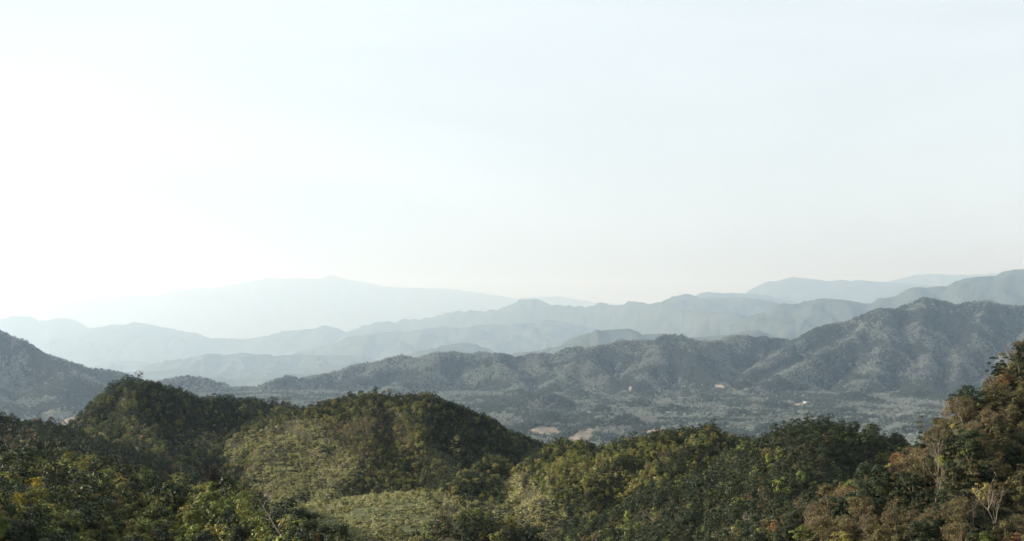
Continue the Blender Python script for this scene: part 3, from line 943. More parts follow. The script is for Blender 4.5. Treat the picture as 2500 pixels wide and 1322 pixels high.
def instance_nodes(name, coll):
    ng = bpy.data.node_groups.new(name, 'GeometryNodeTree')
    ng.interface.new_socket('Geometry', in_out='INPUT', socket_type='NodeSocketGeometry')
    ng.interface.new_socket('Geometry', in_out='OUTPUT', socket_type='NodeSocketGeometry')
    N, L = ng.nodes, ng.links
    gi, go = N.new('NodeGroupInput'), N.new('NodeGroupOutput')
    ip = N.new('GeometryNodeInstanceOnPoints')
    ci = N.new('GeometryNodeCollectionInfo')
    ci.inputs['Collection'].default_value = coll
    ci.inputs['Separate Children'].default_value = True
    ci.inputs['Reset Children'].default_value = True
    ip.inputs['Pick Instance'].default_value = True
    for nm, ty, sock in (('pick', 'INT', 'Instance Index'), ('turn', 'FLOAT_VECTOR', 'Rotation'), ('size', 'FLOAT_VECTOR', 'Scale')):
        a = N.new('GeometryNodeInputNamedAttribute')
        a.data_type = ty
        a.inputs['Name'].default_value = nm
        if nm == 'turn':
            e = N.new('FunctionNodeEulerToRotation')
            L.new(a.outputs['Attribute'], e.inputs[0])
            L.new(e.outputs[0], ip.inputs[sock])
        else:
            L.new(a.outputs['Attribute'], ip.inputs[sock])
    L.new(gi.outputs[0], ip.inputs['Points'])
    L.new(ci.outputs[0], ip.inputs['Instance'])
    L.new(ip.outputs[0], go.inputs[0])
    return ng


NG_NEAR = instance_nodes('plant_out_near', PROTO)
NG_FAR = instance_nodes('plant_out_far', PROTO_FAR)


def plant_out(name, ng, pos, pick, turn, size, label, cat):
    me = bpy.data.meshes.new(name)
    me.vertices.add(len(pos))
    me.vertices.foreach_set('co', np.asarray(pos, np.float32).ravel())
    a = me.attributes.new('pick', 'INT', 'POINT')
    a.data.foreach_set('value', np.asarray(pick, np.int32))
    a = me.attributes.new('turn', 'FLOAT_VECTOR', 'POINT')
    a.data.foreach_set('vector', np.asarray(turn, np.float32).ravel())
    a = me.attributes.new('size', 'FLOAT_VECTOR', 'POINT')
    a.data.foreach_set('vector', np.asarray(size, np.float32).ravel())
    o = link_obj(name, me)
    md = o.modifiers.new('plant_out', 'NODES')
    md.node_group = ng
    tag(o, label, cat, None, 'stuff')
    return o


def project(X, Y, Z):
    return X / Y * F + 1250, HOR - Z / Y * F


def scatter(hill, spacing, rng, pxr=(-160, 2660), Yr=None, others=(), nearer=(), tall=8.0, margin=10):
    """jittered points on the ground of one hill, those that the view (and a step to the side) can show"""
    y0, y1 = Yr or hill.Y
    xs0 = min((pxr[0] - 1250) / F * y0, (pxr[0] - 1250) / F * y1)
    xs1 = max((pxr[1] - 1250) / F * y0, (pxr[1] - 1250) / F * y1)
    gx = np.arange(xs0, xs1, spacing)
    gy = np.arange(y0, y1, spacing)
    X, Y = np.meshgrid(gx, gy)
    X = (X + rng.uniform(-.5, .5, X.shape) * spacing).ravel()
    Y = (Y + rng.uniform(-.5, .5, Y.shape) * spacing).ravel()
    px = X / Y * F + 1250
    k = (px > max(pxr[0], hill.px[0] + 5)) & (px < min(pxr[1], hill.px[1] - 5)) & (Y > hill.Y[0]) & (Y < hill.Y[1])
    X, Y = X[k], Y[k]
    Z = hill.h(X, Y)
    k = Z > floor_h(X, Y) - 1
    X, Y, Z = X[k], Y[k], Z[k]
    for o in others:
        ox = X / Y * F + 1250
        inr = (ox > o.px[0]) & (ox < o.px[1]) & (Y > o.Y[0]) & (Y < o.Y[1])
        zo = np.full(X.shape, -1e5)
        if inr.any():
            zo[inr] = o.h(X[inr], Y[inr])
        k = Z > zo - 0.3
        X, Y, Z = X[k], Y[k], Z[k]
    px, py = project(X, Y, Z)
    top = py - tall / Y * F
    k = (top < hill.own_run(px, Y) + margin) & (top < 1322 + 40)
    for o in nearer:
        inr = (px > o.px[0]) & (px < o.px[1])
        k &= ~inr | (top < o.horizon(px) + margin)
    return X[k], Y[k], Z[k], px[k], py[k]


def in_poly(px, py, poly):
    inside = np.zeros(px.shape, bool)
    n = len(poly)
    for i in range(n):
        x1, y1 = poly[i]
        x2, y2 = poly[(i + 1) % n]
        c = ((y1 > py) != (y2 > py)) & (px < (x2 - x1) * (py - y1) / (y2 - y1 + 1e-9) + x1)
        inside ^= c
    return inside


def choose(rng, n, mix, table):
    kinds = list(mix)
    w = np.array([mix[k] for k in kinds], float)
    w /= w.sum()
    ki = rng.choice(len(kinds), n, p=w)
    out = np.zeros(n, int)
    for j, k in enumerate(kinds):
        sel = ki == j
        out[sel] = rng.choice(table[k], sel.sum())
    return out, np.array(kinds)[ki] if n else np.array([])


class Bag:
    def __init__(self):
        self.pos, self.pick, self.turn, self.size = [], [], [], []

    def add(self, rng, X, Y, Z, pick, s0, s1, sink=0.3):
        n = len(X)
        if not n:
            return
        self.pos.append(np.stack([X, Y, Z - sink], 1))
        self.pick.append(pick)
        self.turn.append(np.stack([rng.normal(0, .06, n), rng.normal(0, .06, n), rng.uniform(0, 6.28, n)], 1))
        s = s0 + (s1 - s0) * rng.rand(n) ** 1.5
        s *= np.where(rng.rand(n) < 0.05, 1.25, 1.0) * (0.9 + 0.25 * rng.rand(n))
        self.size.append(np.stack([s * rng.uniform(.88, 1.12, n), s * rng.uniform(.88, 1.12, n), s * rng.uniform(.85, 1.2, n)], 1))

    def out(self, name, ng, label, cat):
        if not self.pos:
            return
        plant_out(name, ng, np.concatenate(self.pos), np.concatenate(self.pick), np.concatenate(self.turn), np.concatenate(self.size), label, cat)


rng = np.random.RandomState(2024)
NEARS = [hill_h, hill_e, hill_g, hill_d, hill_c, hill_f, hill_b, hill_a, hill_i]

# ---- distant forest ---------------------------------------------------------
bag = Bag()
near_block = [hill_a, hill_b, hill_c, hill_d, hill_e, hill_i]
for hl, sp, others, nearer in (
        (hill_m, 7.2 * FAR_S, (hill_r,), near_block), (hill_r, 7.2 * FAR_S, (hill_m,), near_block + []), (hill_v, 7.2 * FAR_S, (), near_block),
        (hill_j, 7.2 * FAR_S, (), near_block), (hill_k, 9.0 * FAR_S, (hill_j,), near_block + [hill_j])):
    X, Y, Z, px, py = scatter(hl, sp, rng, others=others, nearer=nearer, tall=7 * FAR_S)
    b = np.maximum(bare_valley(px, py, X, Y), bare_valley(px, py - 7, X, Y))
    k = rng.rand(len(X)) > b * 2.0
    X, Y, Z = X[k], Y[k], Z[k]
    pn = fbm(X / 250, Y / 400, 71, 4)
    if hl is hill_v:
        pn = pn + 0.1
    dark = rng.rand(len(X)) < np.clip(0.56 + 2.6 * pn, 0.08, 0.97)
    pick = np.where(dark, rng.choice(FAR_IDX['dark'], len(X)), rng.choice(FAR_IDX['light'], len(X)))
    big = 0.8 + 0.5 * np.clip(pn + 0.3, 0, 1)
    bag.add(rng, X, Y, Z, pick, 0.75 * FAR_S, 1.5 * FAR_S)
# the flat part of the valley floor
gx, gy = np.meshgrid(np.arange(-2100, 2300, 7.6) * FAR_S, np.arange(3300, 6300, 7.6) * FAR_S)
X = (gx + rng.uniform(-7, 7, gx.shape)).ravel()
Y = (gy + rng.uniform(-7, 7, gx.shape)).ravel()
px = X / Y * F + 1250
k = (px > -150) & (px < 2650)
X, Y, px = X[k], Y[k], px[k]
Z = floor_h(X, Y)
px, py = project(X, Y, Z)
top = py - 13 / Y * F
k = np.ones(len(X), bool)
for o in near_block + [hill_g]:
    inr = (px > o.px[0]) & (px < o.px[1])
    k &= ~inr | (top < o.horizon(px) + 10)
X, Y, Z, px, py = X[k], Y[k], Z[k], px[k], py[k]
for o in (hill_m, hill_r, hill_v, hill_j, hill_k):
    inr = (px > o.px[0]) & (px < o.px[1]) & (Y > o.Y[0]) & (Y < o.Y[1])
    zo = np.full(X.shape, -1e5)
    if inr.any():
        zo[inr] = o.h(X[inr], Y[inr])
    k = zo < Z - 0.2
    X, Y, Z, px, py = X[k], Y[k], Z[k], px[k], py[k]
    inr = (px > o.px[0]) & (px < o.px[1])
    k = ~inr | (Y < o.Y[1]) | (py < o.horizon(px) + 10)
    X, Y, Z, px, py = X[k], Y[k], Z[k], px[k], py[k]
b = np.maximum(bare_valley(px, py, X, Y), bare_valley(px, py - 7, X, Y))
pn = fbm(X / 290, Y / 470, 75, 4)
k = (rng.rand(len(X)) > b * 2.0) & (rng.rand(len(X)) < 0.9 + 0.6 * pn)
X, Y, Z, pn = X[k], Y[k], Z[k], pn[k]
dark = rng.rand(len(X)) < np.clip(0.30 + 2.6 * pn, 0.05, 0.95)
pick = np.where(dark, rng.choice(FAR_IDX['dark'], len(X)), rng.choice(FAR_IDX['light'] + FAR_IDX['low'], len(X)))
bag.add(rng, X, Y, Z, pick, 0.65 * FAR_S, 1.5 * FAR_S)
n_far = sum(len(p) for p in bag.pos)
bag.out('distant_forest', NG_FAR, 'hazy forest covering the valley floor and the mountains beyond', 'forest')

# ---- woods and scrub on the middle hills ------------------------------------------
FIELD_POLY = [(620, 1400), (640, 1225), (700, 1195), (790, 1235), (870, 1215), (960, 1190), (1100, 1205), (1190, 1225), (1200, 1190), (1240, 1160), (1280, 1148),
              (1290, 1180), (1350, 1215), (1400, 1260), (1440, 1400)]
SCRUB_POLY = [(425, 1066), (520, 1052), (640, 1048), (740, 1022), (800, 1036), (815, 1085), (880, 1120), (900, 1170), (860, 1215), (790, 1240), (790, 1340), (700, 1340), (712, 1230),
              (650, 1225), (600, 1165), (520, 1120), (455, 1092)]
LOWER_C = [(1480, 1322), (1540, 1240), (1620, 1200), (1700, 1180), (1760, 1230), (1740, 1322)]
woods, low = Bag(), Bag()
NO_TREE = []      # specimen trees stand here; filled below
for hl, others, nearer in ((hill_a, (hill_b, hill_i), (hill_h, hill_i)), (hill_b, (hill_a, hill_f, hill_c), (hill_h, hill_c, hill_f, hill_g)),
                           (hill_f, (hill_b, hill_c), (hill_h, hill_g)), (hill_c, (hill_b, hill_f, hill_d), (hill_d, hill_e, hill_g)),
                           (hill_d, (hill_c,), (hill_e,)), (hill_i, (hill_a,), (hill_h,)), (hill_g, (hill_f,), ())):
    X, Y, Z, px, py = scatter(hl, 3.3 if hl in (hill_c, hill_b) else 4.0, rng, others=others, nearer=nearer, tall=9)
    n = len(X)
    pn = fbm(X / 60, Y / 60, 81, 3)
    openland = in_poly(px + 26 * pn + rng.normal(0, 13, n), py + 14 * pn + rng.normal(0, 9, n), FIELD_POLY) | in_poly(px + 26 * pn + rng.normal(0, 13, n), py + 14 * pn + rng.normal(0, 9, n), SCRUB_POLY)
    if hl is hill_f:
        openland[:] = True
    if hl in (hill_d, hill_i, hill_g, hill_a):
        openland &= in_poly(px, py, SCRUB_POLY)
    half = in_poly(px, py, LOWER_C) if hl is hill_c else np.zeros(n, bool)
    keep = np.where(openland, rng.rand(n) < 0.05 + 0.14 * np.clip(fbm(X / 35, Y / 35, 83, 3) * 2.2, 0, 1), np.where(half, rng.rand(n) < 0.3, rng.rand(n) < 0.72))
    bb = bare_gully(px, py, X, Y)
    keep &= bb < 0.2
    x, y, z, qx, qy, p = X[keep], Y[keep], Z[keep], px[keep], py[keep], pn[keep]
    crown_z = hl.horizon(qx)
    near_crest = (qy - crown_z) < 24
    pick = np.zeros(len(x), int)
    if hl is hill_a:
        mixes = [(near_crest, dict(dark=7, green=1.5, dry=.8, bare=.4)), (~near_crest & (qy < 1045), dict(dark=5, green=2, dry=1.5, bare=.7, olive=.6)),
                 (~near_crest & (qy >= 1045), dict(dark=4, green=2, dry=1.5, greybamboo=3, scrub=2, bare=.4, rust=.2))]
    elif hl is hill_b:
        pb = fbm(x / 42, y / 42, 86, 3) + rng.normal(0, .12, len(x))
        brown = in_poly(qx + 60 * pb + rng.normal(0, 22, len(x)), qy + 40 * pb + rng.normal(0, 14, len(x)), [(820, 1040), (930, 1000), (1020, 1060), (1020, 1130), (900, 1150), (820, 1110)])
        shade = (qx > 1040)  # flank in shade: the shade is also put into a darker tree mix
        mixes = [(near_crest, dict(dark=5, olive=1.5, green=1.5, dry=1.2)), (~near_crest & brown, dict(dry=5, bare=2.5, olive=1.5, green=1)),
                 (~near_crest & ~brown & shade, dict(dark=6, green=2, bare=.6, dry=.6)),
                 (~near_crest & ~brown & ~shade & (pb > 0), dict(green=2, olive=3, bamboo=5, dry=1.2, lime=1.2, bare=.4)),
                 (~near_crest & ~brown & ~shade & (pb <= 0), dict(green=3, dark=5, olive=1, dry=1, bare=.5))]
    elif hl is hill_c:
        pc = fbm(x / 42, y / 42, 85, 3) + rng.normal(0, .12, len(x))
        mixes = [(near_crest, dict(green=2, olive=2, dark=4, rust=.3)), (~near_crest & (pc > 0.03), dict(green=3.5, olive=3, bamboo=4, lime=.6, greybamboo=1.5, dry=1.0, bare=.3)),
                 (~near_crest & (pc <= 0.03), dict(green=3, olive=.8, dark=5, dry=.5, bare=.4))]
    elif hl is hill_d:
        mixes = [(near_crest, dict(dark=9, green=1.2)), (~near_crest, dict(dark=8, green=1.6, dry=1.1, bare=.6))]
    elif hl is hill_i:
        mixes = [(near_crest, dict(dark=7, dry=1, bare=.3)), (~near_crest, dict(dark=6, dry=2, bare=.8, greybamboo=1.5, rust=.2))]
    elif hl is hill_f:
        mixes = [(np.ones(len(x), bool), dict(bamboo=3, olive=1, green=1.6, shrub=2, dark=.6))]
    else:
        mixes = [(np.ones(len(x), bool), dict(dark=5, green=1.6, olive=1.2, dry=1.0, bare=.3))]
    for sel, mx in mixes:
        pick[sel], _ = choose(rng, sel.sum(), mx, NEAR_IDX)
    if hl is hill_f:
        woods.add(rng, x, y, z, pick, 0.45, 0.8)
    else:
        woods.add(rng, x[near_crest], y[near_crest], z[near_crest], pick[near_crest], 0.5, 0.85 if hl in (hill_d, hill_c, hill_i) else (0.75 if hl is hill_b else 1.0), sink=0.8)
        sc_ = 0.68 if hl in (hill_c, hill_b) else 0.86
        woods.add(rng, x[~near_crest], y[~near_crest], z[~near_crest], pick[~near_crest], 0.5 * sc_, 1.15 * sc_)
    # undergrowth and scrub
    X, Y, Z, px, py = scatter(hl, 1.9 if hl in (hill_f, hill_b, hill_c, hill_a) else 3.2, rng, others=others, nearer=nearer, tall=3)
    n = len(X)
    pn = fbm(X / 60, Y / 60, 81, 3)
    openland = in_poly(px + 26 * pn + rng.normal(0, 13, n), py + 14 * pn + rng.normal(0, 9, n), FIELD_POLY) | in_poly(px + 26 * pn + rng.normal(0, 13, n), py + 14 * pn + rng.normal(0, 9, n), SCRUB_POLY)
    if hl is hill_f:
        openland[:] = True
    if hl in (hill_d, hill_i, hill_g, hill_a):
        openland &= in_poly(px, py, SCRUB_POLY)
    half = in_poly(px, py, LOWER_C) if hl is hill_c else np.zeros(n, bool)
    bb = bare_gully(px, py, X, Y)
    pick = np.zeros(n, int)
    pick[:], _ = choose(rng, n, dict(shrub=.6 if hl in (hill_i, hill_a) else 2.5, dryshrub=1, darkshrub=3), NEAR_IDX)
    s2 = openland | half
    pick[s2], _ = choose(rng, s2.sum(), dict(scrub=8, shrub=1.1, dryshrub=1.4), NEAR_IDX)
    keep = (bb < 0.3) & np.where(s2, rng.rand(n) < np.clip(0.55 + 1.1 * fbm(X / 18, Y / 18, 87, 3), 0.12, 0.9), rng.rand(n) < 0.35)
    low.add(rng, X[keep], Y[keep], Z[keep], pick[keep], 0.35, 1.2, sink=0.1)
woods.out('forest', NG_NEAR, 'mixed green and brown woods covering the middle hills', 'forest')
low.out('scrub', NG_NEAR, 'pale green scrub and undergrowth on the field and hill flanks', 'scrub')

# ----------------------------------------------------------------------------
# single trees of the nearest slopes
# ----------------------------------------------------------------------------
TREES = {}


def tree_kind(kind, name, variants, leafm, barkm, R, H, clumps, per, leaf, tr=0.16, **kw):
    TREES[kind] = []
    for s in range(variants):
        seed = 300 + 37 * len(TREES) + s
        f = 1 + 0.16 * (s - (variants - 1) / 2)
        tm, tips = trunk_mesh('trunk', seed, H * f, tr, depth=2, kids=(2, 3), spread=0.8, first=0.42, sides=6)
        tm.materials.append(barkm)
        cm = crown_mesh('crown', seed + 5, R * f, H * f, H * f * 0.6, clumps, per, leaf, tips=tips, **kw)
        cm.materials.append(leafm)
        TREES[kind].append((name, tm, cm))


tree_kind('dark', 'broadleaf_tree', 3, M_dark, M_bark, 2.45, 6.2, 38, 100, 0.31)
tree_kind('green', 'broadleaf_tree', 3, M_green, M_bark, 2.3, 5.7, 38, 100, 0.31)
tree_kind('olive', 'broadleaf_tree', 3, M_olive, M_bark, 2.2, 5.5, 36, 100, 0.30)
tree_kind('drab', 'broadleaf_tree', 3, M_drab, M_bark, 2.3, 5.6, 36, 100, 0.29, jitter=0.5)
tree_kind('lime', 'broadleaf_tree', 2, M_lime, M_bark, 2.2, 5.2, 28, 96, 0.30)
tree_kind('gold', 'broadleaf_tree', 2, M_gold, M_bark, 2.5, 6.2, 28, 56, 0.42, cs=(0.2, 0.34))
tree_kind('rust', 'broadleaf_tree', 2, M_rust, M_bark, 2.3, 5.2, 32, 84, 0.28, jitter=0.8)
tree_kind('dry', 'dry_tree', 3, M_dry, M_twig, 2.7, 6.0, 44, 70, 0.21, jitter=1.0)
TREES['bare'] = []
for s in range(3):
    bt, _ = trunk_mesh('trunk', 900 + s, 7.0, 0.17, depth=1, kids=(3, 4), spread=0.7, first=0.5, sides=6)
    bb_, _ = trunk_mesh('branches', 910 + s, 8.0, 0.12, depth=4, kids=(3, 3), spread=0.75, first=0.5, sides=4)
    bt.materials.append(M_pale)
    bb_.materials.append((M_pale, M_twig, M_pale)[s])
    TREES['bare'].append(('bare_tree', bt, bb_))

KIND_WORDS = {'drab': 'drab olive', 'dark': 'dark green', 'green': 'mid green', 'olive': 'olive green', 'lime': 'yellow green', 'gold': 'golden yellow', 'rust': 'rust brown',
              'dry': 'thin dry tan', 'bare': 'leafless pale'}
HILL_WORDS = {'H': 'golden green hillside', 'E': 'steep brown hillside'}
ORD = ['second', 'third', 'fourth', 'fifth', 'sixth', 'seventh', 'eighth', 'ninth', 'tenth', 'eleventh', 'twelfth', 'thirteenth', 'fourteenth', 'fifteenth',
       'sixteenth', 'seventeenth', 'eighteenth', 'nineteenth', 'twentieth']
TO_LABEL = {}


def zone_word(key, px, py):
    if key == 'H':
        crest_py = float(lerp_tab(H_CREST, px))
        return 'crest' if py < crest_py + 60 else ('bottom edge' if py > 1310 else 'middle')
    return 'top' if py < 1060 else ('upper face' if py < 1160 else ('lower face' if py < 1260 else 'foot'))


def give_labels():
    """each tree its own words: look and place on the hillside, then its order from the left"""
    for (key, kd, size, zone), lst in TO_LABEL.items():
        lst.sort(key=lambda t: t[0])
        look = (size + ' ' if size else '') + KIND_WORDS[kd]
        for n, (px, o) in enumerate(lst):
            if len(lst) == 1:
                o['label'] = '%s tree on the %s of the %s' % (look, zone, HILL_WORDS[key])
            elif n == 0 or n == len(lst) - 1:
                o['label'] = '%s %s tree on the %s of the %s' % ('rightmost' if n else 'leftmost', look, zone, HILL_WORDS[key])
            else:
                o['label'] = '%s %s tree from left on the %s of the %s' % (ORD[n - 1] if n - 1 < len(ORD) else 'later', look, zone, HILL_WORDS[key])


GROUPS = {'H': 'trees on the nearest green and golden hillside', 'E': 'trees on the steep brown hillside'}


def plant_tree(kind, var, loc, scale, rz, label, group, tilt=(0, 0)):
    nm, tm, cm = TREES[kind][var % len(TREES[kind])]
    root = bpy.data.objects.new(nm, None)
    COL.objects.link(root)
    root.empty_display_size = 0.5
    root.location = loc
    root.rotation_euler = (tilt[0], tilt[1], rz)
    root.scale = scale
    tag(root, label, 'tree', group)
    link_obj('trunk', tm, None, root)
    link_obj('branches' if kind == 'bare' else 'crown', cm, None, root)
    return root


def spot(px, py, hill, Y):
    """a point on a hill's ground under picture column px at distance Y"""
    X = np.array([(px - 1250) / F * Y])
    z = float(hill.h(X, np.array([float(Y)]))[0])
    return (float(X[0]), float(Y), z)


# ---- trees that stand out one by one -------------------------------------------------
def on_crest(px, py, hill, Y):
    """if the tree's top stands above the hill's skyline there, use the distance of the skyline itself"""
    j = int(np.clip(round((px - hill.gx[0]) / (hill.gx[1] - hill.gx[0])), 0, len(hill.gx) - 1))
    if py < hill.run[-1, j] - 2 and hill.key != 'E':
        return float(hill.gy[int(np.argmin(hill.pyv[:, j]))])
    return Y


def special(name, label, px, py_top, Y, hill, w_px, leafm, barkm, crown=0.6, clumps=34, per=46, leaf=0.6, seed=1, group=None, lean=0.06, depth=2, hmin=3.0,
            first=0.5, tr=0.2, clear=0.0, dx=0.0, **kw):
    """a tree whose top reaches the given picture row, crown w_px wide, standing on the hill's ground"""
    if hill.lines:
        Y = on_crest(px, py_top, hill, Y)
    x, y, z = spot(px + dx, 0, hill, Y)
    H = max(hmin, (HOR - py_top) / F * Y - z)
    R = 0.5 * w_px / F * Y
    ch = H * crown
    zc = H - ch * 0.5
    tm, tips = trunk_mesh('trunk', seed, H, tr, depth=depth, kids=(2, 4), spread=0.8, first=first, lean=lean, sides=6)
    tm.materials.append(barkm)
    root = bpy.data.objects.new(name, None)
    COL.objects.link(root)
    root.location = (x, y, z)
    tag(root, label, 'tree', group)
    link_obj('trunk', tm, None, root)
    if leafm is None:
        bm_, _ = trunk_mesh('branches', seed + 3, H, tr * 0.7, depth=4, kids=(3, 3), spread=R / H * 1.5, first=0.36, up=0.12, sides=4)
        bm_.materials.append(barkm)
        link_obj('branches', bm_, None, root)
    else:
        cm = crown_mesh('crown', seed + 5, R, ch * 1.25, zc, clumps, per, leaf, **kw)
        cm.materials.append(leafm)
        link_obj('crown', cm, None, root)
    if clear:
        NO_TREE.append((x, y, clear))
    return root


special('flat_crowned_tree', 'flat crowned tree standing alone on the very top of the dark wooded hill', 340, 906, 1598, hill_a, 30, M_dry, M_bark, crown=0.4, clumps=22, per=34, leaf=0.55, seed=401, hmin=9, hollow=0.75, cs=(.14, .24))
special('bare_tree', 'leafless greyish pink domed tree on the left shoulder of the dark wooded hill', 268, 934, 1590, hill_a, 34, None, M_twig, seed=402, tr=0.3, hmin=9)
special('bare_tree', 'pale leafless tree low on the left edge of the dark wooded hill', 250, 958, 1585, hill_a, 26, None, M_twig, seed=403, tr=0.25, hmin=8)
special('round_tree', 'large round pale brown tree in the saddle between the two middle hills', 700, 968, 1560, hill_a, 42, M_dry, M_twig, seed=404, crown=0.7, clumps=40, per=40, leaf=0.6, hmin=11)
special('round_tree', 'dark tree beside the large round pale tree in the saddle', 664, 970, 1575, hill_a, 26, M_dark, M_bark, seed=405, hmin=10)
special('oval_tree', 'dark oval tree sticking up alone from the top of the big hill', 918, 943, 1400, hill_b, 16, M_dark, M_bark, seed=406, crown=0.72, clumps=22, per=40, leaf=0.6, hmin=10, cs=(.3, .5))
special('broadleaf_tree', 'small flat topped brown tree right of the oval tree on the big hill', 951, 948, 1400, hill_b, 16, M_dry, M_bark, seed=407, crown=0.5, clumps=18, per=30, hmin=8)
special('broadleaf_tree', 'tiny dark tree between oval tree and flat topped tree on the big hill', 933, 957, 1398, hill_b, 9, M_dark, M_bark, seed=408, crown=0.6, clumps=12, per=24, hmin=6)
special('broadleaf_tree', 'broad dark tree left of the oval tree on the big hill', 881, 955, 1404, hill_b, 20, M_dark, M_bark, seed=409, hmin=8)
special('broadleaf_tree', 'broad dark tree second to the left of the oval tree on the big hill', 856, 957, 1404, hill_b, 22, M_dark, M_bark, seed=410, hmin=8)
special('broadleaf_tree', 'brownish tree at the left end of the big hill crest', 783, 980, 1440, hill_b, 22, M_dry, M_bark, seed=411, hmin=8)
special('bare_tree', 'pale leafless spreading tree high on the shaded flank of the big hill', 1048, 1008, 1340, hill_b, 36, None, M_pale, seed=412, hmin=8, tr=0.25)
special('bare_tree', 'pale leafless tree left of the spreading one on the shaded flank', 1012, 1018, 1335, hill_b, 24, None, M_pale, seed=413, hmin=7, tr=0.2)
special('round_tree', 'grey green round tree low on the shaded flank of the big hill', 1112, 1062, 1270, hill_b, 28, M_scrub, M_pale, seed=414, crown=0.5, clumps=20, per=34, hmin=9)
special('broadleaf_tree', 'dark tree sticking up on the right slope of the big hill skyline', 1181, 1008, 1372, hill_b, 17, M_dark, M_bark, seed=415, hmin=9)
special('round_tree', 'umbrella shaped dark tree on the right shoulder of the dark wooded hump', 2130, 1036, 778, hill_d, 52, M_dark, M_bark, seed=416, crown=0.6, clumps=44, per=60, leaf=0.55, hmin=9)
special('broadleaf_tree', 'tall dark tree on the skyline of the dark wooded hump', 2084, 1030, 780, hill_d, 40, M_dark, M_bark, seed=417, clumps=40, per=56, leaf=0.55, hmin=8)
special('broadleaf_tree', 'rounded dark tree at the right end of the dark wooded hump', 2192, 1058, 778, hill_d, 40, M_dark, M_bark, seed=418, clumps=40, per=56, leaf=0.55, hmin=7)
special('broadleaf_tree', 'ragged dark tree at the left edge of the low dark rise', 10, 1006, 958, hill_i, 34, M_dark, M_bark, seed=419, clumps=26, per=40, crown=0.7, hmin=9, cs=(.2, .32))
special('broadleaf_tree', 'small lollipop shaped tree alone in the notch beside the low rise', 154, 1050, 956, hill_i, 13, M_dark, M_bark, seed=420, crown=0.5, clumps=12, per=26, hmin=6, leaf=0.5)
special('round_tree', 'dull reddish round tree on the low dark rise', 78, 1046, 930, hill_i, 40, M_rust, M_bark, seed=421, clumps=36, per=44, crown=0.8, hmin=7)
special('bare_tree', 'pinkish leafless tree in the woods of the rounded green hill', 1812, 1195, 930, hill_c, 36, None, M_pale, seed=422, hmin=9, tr=0.25)
special('bare_tree', 'pale leafless tree low on the slope below the dark wooded hump', 1822, 1268, 600, hill_d, 60, None, M_pale, seed=423, hmin=8, tr=0.2)
special('bare_tree', 'leafless tree fanning its branches at the left end of the steep brown hillside', 2284, 1050, 318, hill_e, 66, None, M_twig, seed=424, hmin=6.5, tr=0.13, clear=2.2)
special('broadleaf_tree', 'dark spreading tree leaning out from the top of the steep brown hillside', 2432, 872, 352, hill_e, 52, M_dark, M_bark, seed=425, hmin=6, crown=0.5, clumps=30, per=60, leaf=0.36, tr=0.14, clear=2.5, lean=0.25, cs=(.18, .3))
special('broadleaf_tree', 'dark tree topmost at the right edge above the steep brown hillside', 2494, 836, 358, hill_e, 46, M_dark, M_bark, seed=426, hmin=5, crown=0.7, clumps=34, per=60, leaf=0.36, clear=2.2)
special('broadleaf_tree', 'big dark tree on the left corner of the steep brown hillside skyline', 2362, 946, 345, hill_e, 70, M_dark, M_bark, seed=427, hmin=5, crown=0.75, clumps=46, per=64, leaf=0.38, clear=2.6)
special('bare_tree', 'white trunked leafless tree in the middle of the steep brown hillside', 2428, 1175, 300, hill_e, 50, None, M_pale, seed=428, hmin=5.5, tr=0.11, clear=2.2)
special('bare_tree', 'white branched leafless tree high on the face of the steep brown hillside', 2462, 1010, 335, hill_e, 46, None, M_pale, seed=429, hmin=5.5, tr=0.09, clear=2.0)
special('round_tree', 'bright green dome shaped tree at the foot of the steep brown hillside', 2178, 1158, 372, hill_e, 70, M_green, M_bark, seed=430, hmin=5, crown=0.8, clumps=56, per=60, leaf=0.38, clear=3.5)
special('round_tree', 'green dome shaped tree left of the bright green dome tree', 2082, 1174, 388, hill_e, 66, M_green, M_bark, seed=431, hmin=4, crown=0.8, clumps=50, per=60, leaf=0.38, clear=3.0)
special('round_tree', 'wide tan twiggy dome tree at the lower left of the steep brown hillside', 2060, 1200, 340, hill_e, 110, M_dry, M_pale, seed=432, hmin=5, crown=0.8, clumps=70, per=60, leaf=0.26, jitter=1.0, clear=4.0)
special('round_tree', 'olive tan dome tree right of the bright green dome tree', 2262, 1128, 330, hill_e, 80, M_drab, M_pale, seed=433, hmin=5, crown=0.8, clumps=60, per=60, leaf=0.3, jitter=0.8, clear=3.0)
special('golden_tree', 'bright golden tree at the bottom left corner of the golden green hillside', 28, 1205, 258, hill_h, 105, M_gold, M_bark, seed=434, hmin=6, crown=0.75, clumps=40, per=70, leaf=0.4, clear=3.0, cs=(.16, .28))
special('golden_tree', 'slim golden tree up slope from the bright golden corner tree', 96, 1160, 300, hill_h, 50, M_gold, M_bark, seed=435, hmin=5.5, crown=0.8, clumps=26, per=60, leaf=0.4, clear=2.0, cs=(.2, .32))
special('golden_tree', 'yellow green tree right below the slim golden tree', 70, 1195, 275, hill_h, 46, M_lime, M_bark, seed=436, hmin=5, crown=0.8, clumps=24, per=60, leaf=0.4, clear=1.8)
special('broadleaf_tree', 'bright lime green tree at the bottom edge of the golden green hillside', 196, 1278, 262, hill_h, 46, M_lime, M_bark, seed=437, hmin=4, crown=0.85, clumps=24, per=60, leaf=0.4, clear=2.0)
special('broadleaf_tree', 'bright orange tree at the bottom edge of the golden green hillside', 358, 1285, 292, hill_h, 62, M_rust, M_bark, seed=438, hmin=4, crown=0.8, clumps=30, per=60, leaf=0.36, clear=2.2)
special('conifer_tree', 'blackish pointed tree cut by the left edge above the golden green hillside', 2, 1066, 424, hill_h, 34, M_dark, M_bark, seed=439, hmin=6, crown=0.8, clumps=26, per=50, leaf=0.4, clear=1.5, cs=(.3, .45))
